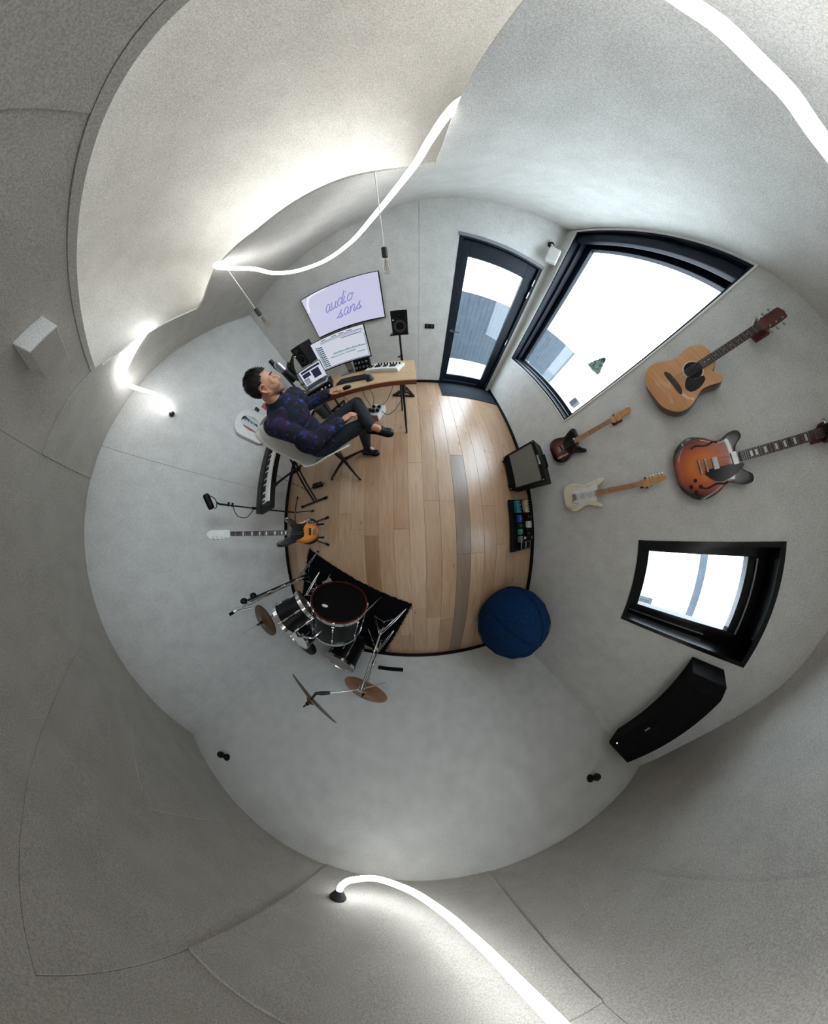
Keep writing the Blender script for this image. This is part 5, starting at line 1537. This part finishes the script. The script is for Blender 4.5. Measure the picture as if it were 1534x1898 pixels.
# ------------------------------------------------------------------ amplifier, pedalboard, bean bag, wall speaker
am = thing('guitar_amplifier', 'black combo amplifier with grey grille cloth tilted on the floor', 'amplifier', (1.55, 0.65, 0))
Ma2 = frameM((1.40, 0.65, 0.03), x=(-0.02, -1, 0), y=(0.22, 0, 1))      # x right (-y), y up the front, z out to the room
MB(Ma2).prism([(-0.275, 0), (0.275, 0), (0.275, 0.50), (-0.275, 0.50)], -0.24, -0.012).build('cabinet', 'black', am, bevel=0.008)
MB(Ma2).prism([(-0.275, 0), (0.275, 0), (0.275, 0.098), (-0.275, 0.098)], -0.012, 0.0).build('lower_front', 'black_matte', am, bevel=0.003)
for a, b, c, d in ((-0.275, -0.252, 0.098, 0.50), (0.252, 0.275, 0.098, 0.50), (-0.252, 0.252, 0.455, 0.50)):
    MB(Ma2).lohi((a, c, -0.012), (b, d, 0.004)).build('front_frame', 'black', am, bevel=0.002)
MB(Ma2).lohi((-0.252, 0.098, -0.012), (0.252, 0.455, -0.004)).build('grille_cloth', 'grille', am)
MB(Ma2).lohi((-0.06, 0.466, 0.004), (0.06, 0.490, 0.007)).build('badge', 'chrome', am, bevel=0.001)
hd_ = MB(Ma2).tube([(-0.09, 0.50, -0.12), (-0.08, 0.53, -0.12), (0.08, 0.53, -0.12), (0.09, 0.50, -0.12)], 0.012, 8).build('handle', 'black', am, smooth=True)
for x in (-0.255, 0.255):
    for y in (0.03, 0.478):
        MB(Ma2).lathe([(0.010, 0.0), (0.008, 0.006), (0, 0.007)], 10, Matrix.Translation((x, y, 0.002))).build('corner_stud', 'chrome', am, smooth=True)
for x in (-0.2, 0.2):
    MB().cyl((1.42, 0.65 + x, 0), (1.42, 0.65 + x, 0.04), 0.02, n=10).build('foot', 'black_matte', am, smooth=True)
    MB().cyl((1.62, 0.65 + x, 0), (1.62, 0.65 + x, 0.03), 0.02, n=10).build('foot', 'black_matte', am, smooth=True)

pbd = thing('pedalboard', 'black pedalboard lying on the floor beside the amplifier', 'pedalboard', (1.57, -0.13, 0))
MB().lohi((1.33, -0.51, 0.02), (1.82, 0.235, 0.05)).build('board', 'black', pbd, bevel=0.004)
for y in (-0.45, 0.18):
    MB().lohi((1.36, y, 0.0), (1.80, y + 0.03, 0.02)).build('runner', 'black_matte', pbd)
MB().lohi((1.39, -0.47, 0.05), (1.41, 0.20, 0.054)).build('slot_rail', 'black_matte', pbd)
def pedal(label, x, y, sx_, sy_, m, h=0.05, knobs=2):
    t = thing('effect_pedal', label, 'effect pedal', (x, y, 0.05), 'pedals on the pedalboard')
    MB().box((x, y, 0.0505 + h / 2), (sx_, sy_, h)).build('case', m, t, bevel=0.006)
    for i in range(knobs):
        MB().cyl((x + sx_ * 0.28, y - sy_ * 0.3 + sy_ * 0.6 * i / max(1, knobs - 1), 0.05 + h), (x + sx_ * 0.28, y - sy_ * 0.3 + sy_ * 0.6 * i / max(1, knobs - 1), 0.065 + h), 0.009, n=10).build('knob', 'black', t, smooth=True)
    MB().cyl((x - sx_ * 0.28, y, 0.05 + h), (x - sx_ * 0.28, y, 0.064 + h), 0.009, n=10).build('foot_switch', 'chrome', t, smooth=True)
    return t
pedal('large teal effect pedal at the amplifier end of the board', 1.455, 0.13, 0.10, 0.17, 'teal', knobs=3)
pedal('speckled tan effect pedal next to the teal pedal', 1.64, 0.135, 0.10, 0.18, 'tan_pedal', knobs=4)
pedal('small blue effect pedal in the middle of the front row', 1.47, -0.04, 0.07, 0.10, 'blue_pedal')
pedal('small silver effect pedal in the front row after the blue one', 1.475, -0.14, 0.06, 0.06, 'dark_grey')
pedal('mint green effect pedal in the front row', 1.48, -0.225, 0.065, 0.075, 'green_pedal')
pedal('pale grey effect pedal in the front row near the window end', 1.48, -0.335, 0.06, 0.085, 'grey')
pedal('pinkish white effect pedal in the back row middle', 1.68, -0.135, 0.09, 0.095, 'plastic_white', knobs=3)
pedal('black effect pedal in the back row beside the tan one', 1.66, -0.02, 0.10, 0.10, 'black')
pedal('black effect pedal in the back row toward the window end', 1.66, -0.26, 0.12, 0.10, 'black', knobs=3)
wv = thing('volume_pedal', 'silver trimmed twin pedal at the window end of the board', 'effect pedal', (1.58, -0.43, 0.05))
MB().lohi((1.47, -0.485, 0.0505), (1.70, -0.375, 0.085)).build('base', 'black', wv, bevel=0.003)
ring(MB(), 0, 0, 0, 0, 0, 0, 0, 0, 0, 0, 0) if False else None
for a, b in ((1.48, 1.58), (1.59, 1.69)):
    MB().tube([(a, -0.48, 0.088), (b, -0.48, 0.088), (b, -0.38, 0.088), (a, -0.38, 0.088)], 0.004, 6, closed=True).build('trim', 'steel', wv)
mb = MB()
for i, pts in enumerate(([(1.52, 0.10, 0.08), (1.56, 0.02, 0.12), (1.52, -0.04, 0.08)], [(1.70, 0.10, 0.08), (1.76, -0.02, 0.10), (1.73, -0.13, 0.08)], [(1.51, -0.14, 0.08), (1.57, -0.18, 0.12), (1.60, -0.26, 0.09)], [(1.76, -0.30, 0.07), (1.79, -0.1, 0.06), (1.78, 0.2, 0.06), (1.74, 0.40, 0.05)])):
    MB().tube(smooth_path(pts, 6), 0.004, 6).build('patch_cable', 'cable', pbd, smooth=True)
for i, (x, y) in enumerate(((1.755, -0.27), (1.755, -0.34), (1.75, -0.02), (1.60, -0.33))):
    MB().box((x, y, 0.062), (0.022, 0.035, 0.018)).build('jack_plug', 'chrome' if i < 3 else 'white', pbd, bevel=0.003)

bb = thing('bean_bag', 'big dark blue bean bag on the floor in the corner', 'bean bag', (1.25, -1.42, 0))
MB().lathe([(0.0, 0.0), (0.26, 0.004), (0.38, 0.05), (0.455, 0.18), (0.475, 0.34), (0.43, 0.52), (0.32, 0.67), (0.18, 0.75), (0.05, 0.775), (0, 0.778)], 40, Matrix.Translation((1.25, -1.42, 0))).build('bag', 'blue_fabric', bb, smooth=True)
for i in range(6):
    a = i * PI / 3 + 0.4
    MB().tube(smooth_path([(1.25 + r_ * math.cos(a), -1.42 + r_ * math.sin(a), z) for r_, z in ((0.05, 0.776), (0.182, 0.751), (0.322, 0.671), (0.432, 0.521), (0.477, 0.34), (0.457, 0.18), (0.382, 0.05))], 5), 0.005, 5).build('seam', 'blue_fabric', bb, smooth=True)

pa = thing('pa_speaker', 'long black loudspeaker mounted high in the corner of the guitar wall', 'speaker', (1.66, -1.48, 1.85))
Mpa = frameM((1.72, -1.62, 1.95), y=(-1, 0, 0.0), z=(0, 0, 1))      # x along the wall to the window, y out to the room
po = [(0.53, 0.05), (0.47, 0.10), (-0.49, 0.10), (-0.53, 0.05), (-0.53, -0.123), (0.53, -0.123)]
MB(Mpa).prism(po, 0.0, 0.24).build('cabinet', 'black_matte', pa, bevel=0.008)
MB(Mpa).lohi((-0.47, -0.05, -0.004), (0.45, 0.104, 0.225)).build('grille', 'black_matte', pa, bevel=0.006)
MB(Mpa).lohi((-0.075, 0.104, 0.05), (-0.02, 0.106, 0.062)).build('badge', 'grey', pa)
MB(Mpa).cyl((-0.40, 0.104, 0.03), (-0.40, 0.108, 0.03), 0.006, n=8).build('indicator', 'lamp_dot', pa)

def sconce(label, x, z):
    t = thing('wall_bulb', label, 'lamp', (x, YB, z), 'bulb sockets on the drum wall')
    L = frameM((x, YB, z), x=(1, 0, 0), z=(0, 1, 0))
    MB().lathe([(0.033, 0), (0.034, 0.008), (0.024, 0.012), (0.021, 0.045), (0.017, 0.05)], 18, L).build('socket', 'black', t, smooth=True)
    bu = MB().lathe([(0.015, 0.05), (0.02, 0.06), (0.032, 0.085), (0.034, 0.10), (0.025, 0.122), (0, 0.132)], 18, L).build('bulb', 'smoked_glass', t, smooth=True)
    MB().lathe([(0.006, 0.05), (0.012, 0.09), (0.004, 0.105), (0, 0.106)], 10, L).build('filament', 'dark_grey', bu)
sconce('dark bulb socket at the left end of the drum wall', -1.79, 2.135)
sconce('dark bulb socket at the right end of the drum wall', 1.375, 2.095)
vt = thing('wall_vent', 'short black slot vent low on the drum wall', 'vent', (-0.45, YB, 0.25))
MB().lohi((-0.64, YB, 0.255), (-0.255, YB + 0.012, 0.315)).build('frame', 'black', vt, bevel=0.002)
MB().lohi((-0.63, YB + 0.012, 0.268), (-0.265, YB + 0.014, 0.302)).build('slot', 'black_matte', vt)

# ------------------------------------------------------------------ drum kit on its rug
rg = thing('drum_rug', 'black shaggy rug under the drum kit', 'rug', (-1.1, -1.2, 0))
A_, B_ = V3((-1.66, -0.415, 0)), V3((-0.09, -1.115, 0))
ux = (B_ - A_).normalized(); uy = V3((ux.y, -ux.x, 0)); 
if uy.y > 0: uy = -uy
ln, wd = (B_ - A_).length, 1.28
rr = random.Random(8)
edge = []
for a, b, n in ((A_, B_, 60), (B_, B_ + uy * wd, 45), (B_ + uy * wd, A_ + uy * wd, 60), (A_ + uy * wd, A_, 45)):
    for i in range(n):
        edge.append(a + (b - a) * i / n + V3((rr.uniform(-1, 1), rr.uniform(-1, 1), 0)) * 0.007)
MB().prism([(p.x, p.y) for p in edge], 0.0, 0.012).build('pile', 'rug', rg)
mb = MB()
for i in range(1500):
    a, b = rr.uniform(0, ln), rr.uniform(0, wd)
    if rr.random() < 0.5:
        if rr.random() < 0.5: a = rr.choice((0.0, ln)) + rr.uniform(-0.012, 0.012)
        else: b = rr.choice((0.0, wd)) + rr.uniform(-0.012, 0.012)
    p = A_ + ux * a + uy * b
    d = V3((rr.uniform(-1, 1), rr.uniform(-1, 1), rr.uniform(0.2, 0.7))).normalized() * 0.03
    s_ = d.cross(V3((0, 0, 1))).normalized() * 0.006
    p.z = 0.006
    mb.add([p - s_, p + s_, p + d], [(0, 1, 2)])
fr = mb.build('shag', 'rug', rg)
fr['kind'] = 'stuff'

def drum(name, label, base, axis, R, H, top_m, bot_m, lugs, group, shell='drum_black', hoop='chrome', side=None, bar_rods=True):
    t = thing(name, label, 'drum', base, group)
    L = frameM(base, x=side or (1, 0.1, 0), z=axis)
    MB().lathe([(R * 0.985, 0.004), (R, 0.006), (R, H - 0.006), (R * 0.985, H - 0.004)], 40, L).build('shell', shell, t, smooth=True)
    MB().lathe([(R * 1.0, H - 0.004), (R * 0.99, H), (0, H)], 40, L).build('batter_head', top_m, t, smooth=True)
    MB().lathe([(R * 1.0, 0.004), (R * 0.99, 0.0), (0, 0.0)], 40, L).build('resonant_head', bot_m, t, smooth=True)
    for z, u in ((H, 1), (0, -1)):
        MB().lathe([(R * 1.0 + 0.004, z - u * 0.024), (R + 0.010, z - u * 0.024), (R + 0.010, z + u * 0.010), (R + 0.004, z + u * 0.012), (R + 0.001, z + u * 0.002), (R * 1.0 + 0.004, z - u * 0.024)], 40, L, False).build('hoop', hoop, t, smooth=True)
    for i in range(lugs):
        a = 2 * PI * (i + 0.5) / lugs
        c, s_ = math.cos(a), math.sin(a)
        for z in ((H * 0.25, H * 0.75) if H > 0.2 else (H * 0.5,)):
            MB(L).box((c * (R + 0.008), s_ * (R + 0.008), z), (0.022, 0.016, 0.05), Matrix.Rotation(a, 3, 'Z')).build('lug', 'chrome', t, bevel=0.003)
        MB(L).cyl((c * (R + 0.012), s_ * (R + 0.012), -0.004), (c * (R + 0.012), s_ * (R + 0.012), H + 0.006), 0.0035, n=6).build('tension_rod', 'chrome', t, smooth=True)
    return t, L

fd = V3((0.36, 0.93, 0.0)).normalized()
BD = V3((-0.865, -0.875, 0.335))
t, L = drum('bass_drum', 'big black bass drum lying on its side in the middle', tuple(BD - fd * 0.40), tuple(fd), 0.305, 0.40, 'drumhead_black', 'drumhead_clear', 8, 'drum shells', side=(0, 0, 1))
MB().lathe([(0.296, 0.402), (0.312, 0.402), (0.312, 0.418), (0.296, 0.42), (0.296, 0.402)], 40, L, False).build('wood_hoop', 'hoop_red', t, smooth=True)
for i in range(8):
    a = 2 * PI * (i + 0.5) / 8
    MB(L).box((math.cos(a) * 0.312, math.sin(a) * 0.312, 0.408), (0.020, 0.022, 0.034), Matrix.Rotation(a, 3, 'Z')).build('claw', 'chrome', t, bevel=0.003)
    MB(L).box((math.cos(a) * 0.322, math.sin(a) * 0.322, 0.365), (0.008, 0.030, 0.010), Matrix.Rotation(a, 3, 'Z')).build('key_rod', 'chrome', t, bevel=0.002)
MB(L).prism(el(0.165, -0.075, 0.018, 0.032, 0.3), 0.4005, 0.4015).build('head_logo', 'white_print', t)
for s_ in (-1, 1):
    sd_ = V3((fd.y, -fd.x, 0)) * s_
    MB().tube([BD - fd * 0.06 + sd_ * 0.30 - hu * 0.06, BD + fd * 0.02 + sd_ * 0.40 - hu * 0.32], 0.008, 8).build('spur', 'chrome', t, smooth=True)
    MB().cyl(BD + fd * 0.017 + sd_ * 0.397 - hu * 0.31, BD + fd * 0.024 + sd_ * 0.404 - hu * 0.334, 0.011, n=8).build('spur_tip', 'black_matte', t)
MB().tube([BD - fd * 0.2 + V3((0, 0, 0.30)), BD - fd * 0.21 + V3((-0.02, 0, 0.40)), BD - fd * 0.20 + V3((-0.14, 0.02, 0.47)), BD - fd * 0.18 + V3((-0.22, 0.03, 0.44))], 0.011, 8).build('tom_arm', 'chrome', t, smooth=True)

tx = V3((-0.50, -0.33, 0.80)).normalized()
drum('rack_tom', 'black rack tom tilted away beside the bass drum', (-1.10, -0.815, 0.60), tuple(tx), 0.150, 0.25, 'drumhead_clear', 'drumhead_clear', 6, 'drum shells', side=(0.5, -0.8, 0))
t, L = drum('snare_drum', 'chrome rimmed snare drum with white head behind the rack tom', (-1.42, -1.37, 0.525), (-0.05, 0.02, 1), 0.178, 0.145, 'drumhead_white', 'drumhead_clear', 8, 'drum shells')
ss = thing('snare_stand', 'chrome tripod stand under the snare drum', 'stand', (-1.42, -1.37, 0.012))
MB().cyl((-1.42, -1.37, 0.10), (-1.42, -1.37, 0.46), 0.012, n=10).build('tube', 'chrome', ss, smooth=True)
for i in range(3):
    a = i * 2 * PI / 3 + 0.5
    d = V3((math.cos(a), math.sin(a), 0))
    MB().tube([V3((-1.42, -1.37, 0.22)) + d * 0.012, V3((-1.42, -1.37, 0.02)) + d * 0.24], 0.008, 7).build('leg', 'chrome', ss, smooth=True)
    MB().tube([V3((-1.42, -1.37, 0.44)), V3((-1.42, -1.37, 0.475)) + d * 0.17, V3((-1.42, -1.37, 0.52)) + d * 0.20], 0.007, 7).build('basket_arm', 'chrome', ss, smooth=True)
t, L = drum('floor_tom', 'black floor tom with brownish head standing near the back wall', (-1.015, -1.83, 0.13), (-0.05, -0.07, 1), 0.205, 0.42, 'drumhead_clear', 'drumhead_clear', 6, 'drum shells', side=(1, 0.4, 0))
for i in range(3):
    a = i * 2 * PI / 3 + 0.9
    MB(L).tube([(math.cos(a) * 0.228, math.sin(a) * 0.228, 0.30), (math.cos(a) * 0.228, math.sin(a) * 0.228, 0.02), (math.cos(a) * 0.25, math.sin(a) * 0.25, -0.112)], 0.007, 7).build('leg', 'chrome', t, smooth=True)
    MB(L).box((math.cos(a) * 0.220, math.sin(a) * 0.220, 0.20), (0.03, 0.03, 0.05), Matrix.Rotation(a, 3, 'Z')).build('leg_bracket', 'chrome', t, bevel=0.003)
th_ = thing('drum_throne', 'round black drum stool behind the snare', 'stool', (-1.72, -1.93, 0))
MB().lathe([(0.0, 0.0), (0.15, 0.0), (0.175, 0.02), (0.18, 0.06), (0.165, 0.085), (0.0, 0.095)], 30, Matrix.Translation((-1.72, -1.93, 0.43))).build('seat', 'black', th_, smooth=True)
MB().cyl((-1.72, -1.93, 0.08), (-1.72, -1.93, 0.44), 0.014, n=10).build('post', 'chrome', th_, smooth=True)
for i in range(3):
    a = i * 2 * PI / 3
    d = V3((math.cos(a), math.sin(a), 0))
    MB().tube([V3((-1.72, -1.93, 0.26)) + d * 0.012, V3((-1.72, -1.93, 0.012)) + d * 0.24], 0.009, 7).build('leg', 'chrome', th_, smooth=True)

def cymbal(t, c, nrm, R, m='brass'):
    L = frameM(c, x=(1, 0.2, 0), z=nrm)
    MB().lathe([(0.006, R * 0.16), (R * 0.06, R * 0.16), (R * 0.15, R * 0.10), (R * 0.19, R * 0.065), (R * 0.6, R * 0.03), (R, 0.0), (R, -0.0015), (R * 0.6, R * 0.03 - 0.002), (R * 0.19, R * 0.065 - 0.002), (0.006, R * 0.15)], 44, L).build('cymbal', m, t, smooth=True)
    MB().lathe([(0.014, R * 0.16), (0.014, R * 0.16 + 0.015), (0.006, R * 0.16 + 0.02), (0.005, R * 0.16 + 0.045), (0, R * 0.16 + 0.046)], 10, L).build('wing_nut', 'black', t, smooth=True)
def tripod(t, x, y, zh, feet, z0=0.012):
    for fx, fy in feet:
        d = V3((fx - x, fy - y, 0))
        a = V3((x, y, zh))
        s_ = V3((0, 0, 1)).cross(d).normalized() * 0.012
        for sg in (-1, 1):
            MB().tube([a + s_ * sg, V3((x, y, 0)) + d * 0.62 + V3((0, 0, zh * 0.42)) + s_ * sg, V3((fx, fy, z0 + 0.012))], 0.0055, 6).build('leg', 'chrome', t, smooth=True)
        MB().tube([V3((x, y, zh * 0.35)), V3((x, y, 0)) + d * 0.6 + V3((0, 0, zh * 0.44))], 0.005, 6).build('brace', 'chrome', t, smooth=True)
        MB().sph((fx, fy, z0 + 0.014), 0.016, nu=10, nv=8).build('rubber_foot', 'black_matte', t, smooth=True)
def clamp(t, x, y, z, m='chrome', r=0.02):
    MB().cyl((x, y, z - 0.03), (x, y, z + 0.03), r, n=12).build('clamp', m, t, smooth=True)
    MB().tube([(x, y, z), (x + 0.04, y + 0.02, z)], 0.007, 7).build('wing_screw', m, t, smooth=True)

cs = thing('boom_cymbal_stand', 'chrome boom cymbal stand holding the high tilted crash cymbal', 'cymbal stand', (-0.46, -1.35, 0), 'cymbal stands')
x, y = -0.465, -1.355
MB().cyl((x, y, 0.06), (x, y, 0.50), 0.0135, n=12).build('lower_tube', 'chrome', cs, smooth=True)
MB().cyl((x, y, 0.48), (x, y, 0.90), 0.0105, n=12).build('upper_tube', 'chrome', cs, smooth=True)
clamp(cs, x, y, 0.50); clamp(cs, x, y, 0.22); clamp(cs, x, y, 0.90, r=0.026)
tripod(cs, x, y, 0.30, [(-0.155, -1.17), (-0.64, -1.16), (-0.58, -1.70)])
C2 = V3((-0.735, -1.245, 1.135))
a0, a1 = V3((x, y, 0.905)), C2 - V3((0, 0, 0.05))
MB().tube([a0 + (a0 - a1) * 0.62, a1 + (a0 - a1) * 0.22], 0.006, 8).build('boom_arm', 'chrome', cs, smooth=True)
MB().tube([a1 + (a0 - a1) * 0.30, a1 + (a0 - a1) * 0.12, a1, C2 + V3((-0.01, 0, 0.03))], [0.012, 0.016, 0.012, 0.006], 8).build('tilter', 'dark_grey', cs, smooth=True)
vdir = (C2 - V3((0, 0, 1.27))).normalized()
tang = V3((-vdir.y, vdir.x, 0)).normalized()
roll = math.radians(17)
inpl = (tang * math.cos(roll) + V3((0, 0, 1)) * math.sin(roll))
nrm = vdir.cross(inpl); nrm = nrm if nrm.z > 0 else -nrm
nrm = (nrm + vdir * 0.05).normalized()
cymbal(cs, tuple(C2), tuple(nrm), 0.225, 'bronze')

rs = thing('ride_cymbal_stand', 'chrome stand holding the copper coloured cymbal over the floor tom', 'cymbal stand', (-0.575, -1.79, 0), 'cymbal stands')
x, y = -0.575, -1.80
MB().cyl((x, y, 0.06), (x, y, 0.79), 0.0115, n=12).build('tube', 'chrome', rs, smooth=True)
tripod(rs, x, y, 0.28, [(-0.36, -1.62), (-0.78, -1.66), (-0.60, -2.08)], 0.0)
clamp(rs, x, y, 0.45); clamp(rs, x, y, 0.76)
cymbal(rs, (x, y, 0.80), (-0.10, 0.16, 0.95), 0.245, 'brass')

hh = thing('hi_hat_stand', 'chrome hi hat stand with brown cymbals by the left wall', 'cymbal stand', (-1.50, -0.97, 0), 'cymbal stands')
x, y = -1.50, -0.985
MB().cyl((x, y, 0.05), (x, y, 0.86), 0.0115, n=12).build('tube', 'chrome', hh, smooth=True)
MB().cyl((x, y, 0.85), (x, y, 1.14), 0.003, n=6).build('pull_rod', 'steel', hh, smooth=True)
MB().cyl((x, y, 0.955), (x, y, 0.985), 0.010, n=8).build('clutch', 'dark_grey', hh, smooth=True)
tripod(hh, x, y, 0.30, [(-1.72, -1.05), (-1.42, -1.20), (-1.46, -0.74)])
cymbal(hh, (x, y, 0.900), (0.14, 0.10, 1), 0.168, 'bronze')
MB().lathe([(0.168, 0.0), (0.10, -0.012), (0.03, -0.03), (0.008, -0.035)], 36, frameM((x, y, 0.892), x=(1, 0, 0), z=(0.14, 0.10, 1))).build('lower_cymbal', 'bronze', hh, smooth=True)
MB().box((x + 0.18, y + 0.10, 0.045), (0.26, 0.085, 0.012), Matrix.Rotation(0.5, 3, 'Z') @ Matrix.Rotation(-0.15, 3, 'Y')).build('foot_board', 'steel', hh, bevel=0.003)

ls_ = thing('folded_boom_stand', 'chrome boom stand without cymbal folded beside the left wall', 'cymbal stand', (-1.66, -0.77, 0), 'cymbal stands')
x, y = -1.66, -0.785
MB().cyl((x, y, 0.05), (x, y, 0.95), 0.0125, n=12).build('tube', 'black_metal', ls_, smooth=True)
MB().tube([(x + 0.03, y - 0.03, 0.12), (x + 0.01, y - 0.02, 0.93)], 0.008, 8).build('boom_arm', 'chrome', ls_, smooth=True)
MB().tube([(x + 0.045, y + 0.0, 0.30), (x - 0.0, y - 0.055, 0.96)], 0.006, 8).build('boom_rod', 'chrome', ls_, smooth=True)
MB().sph((x - 0.01, y + 0.02, 0.875), (0.045, 0.03, 0.035)).build('tilter_knob', 'black', ls_, smooth=True)
MB().sph((x, y + 0.01, 0.985), (0.03, 0.03, 0.035)).build('tilter_knob', 'black', ls_, smooth=True)
MB().tube([(x, y - 0.03, 0.95), (x - 0.02, y - 0.06, 1.02), (x - 0.01, y - 0.045, 1.08)], 0.017, 8).build('tilter', 'chrome', ls_, smooth=True)
MB().tube([(x + 0.01, y - 0.09, 0.93), (x - 0.01, y - 0.075, 1.04)], 0.012, 8).build('wing_screw', 'steel', ls_, smooth=True)
MB().tube([(x - 0.01, y - 0.05, 1.08), (x - 0.015, y - 0.065, 1.14)], 0.005, 6).build('cymbal_rod', 'steel', ls_, smooth=True)
MB().cyl((x - 0.014, y - 0.062, 1.11), (x - 0.016, y - 0.070, 1.155), 0.015, n=10).build('felt_sleeve', 'black_matte', ls_, smooth=True)
for z in (0.30, 0.52, 0.70):
    clamp(ls_, x + 0.01, y - 0.01, z, r=0.017)
tripod(ls_, x, y, 0.26, [(-1.455, -0.43), (-1.95, -0.86), (-1.54, -1.00)])

# joined pieces too small to pick apart in the photograph
for o in bpy.data.objects:
    if o.name.split('.')[0] in ('frets', 'inlays', 'strings', 'keys', 'screen_menus', 'screen_tracks', 'screen_windows', 'filament'):
        o['kind'] = 'stuff'
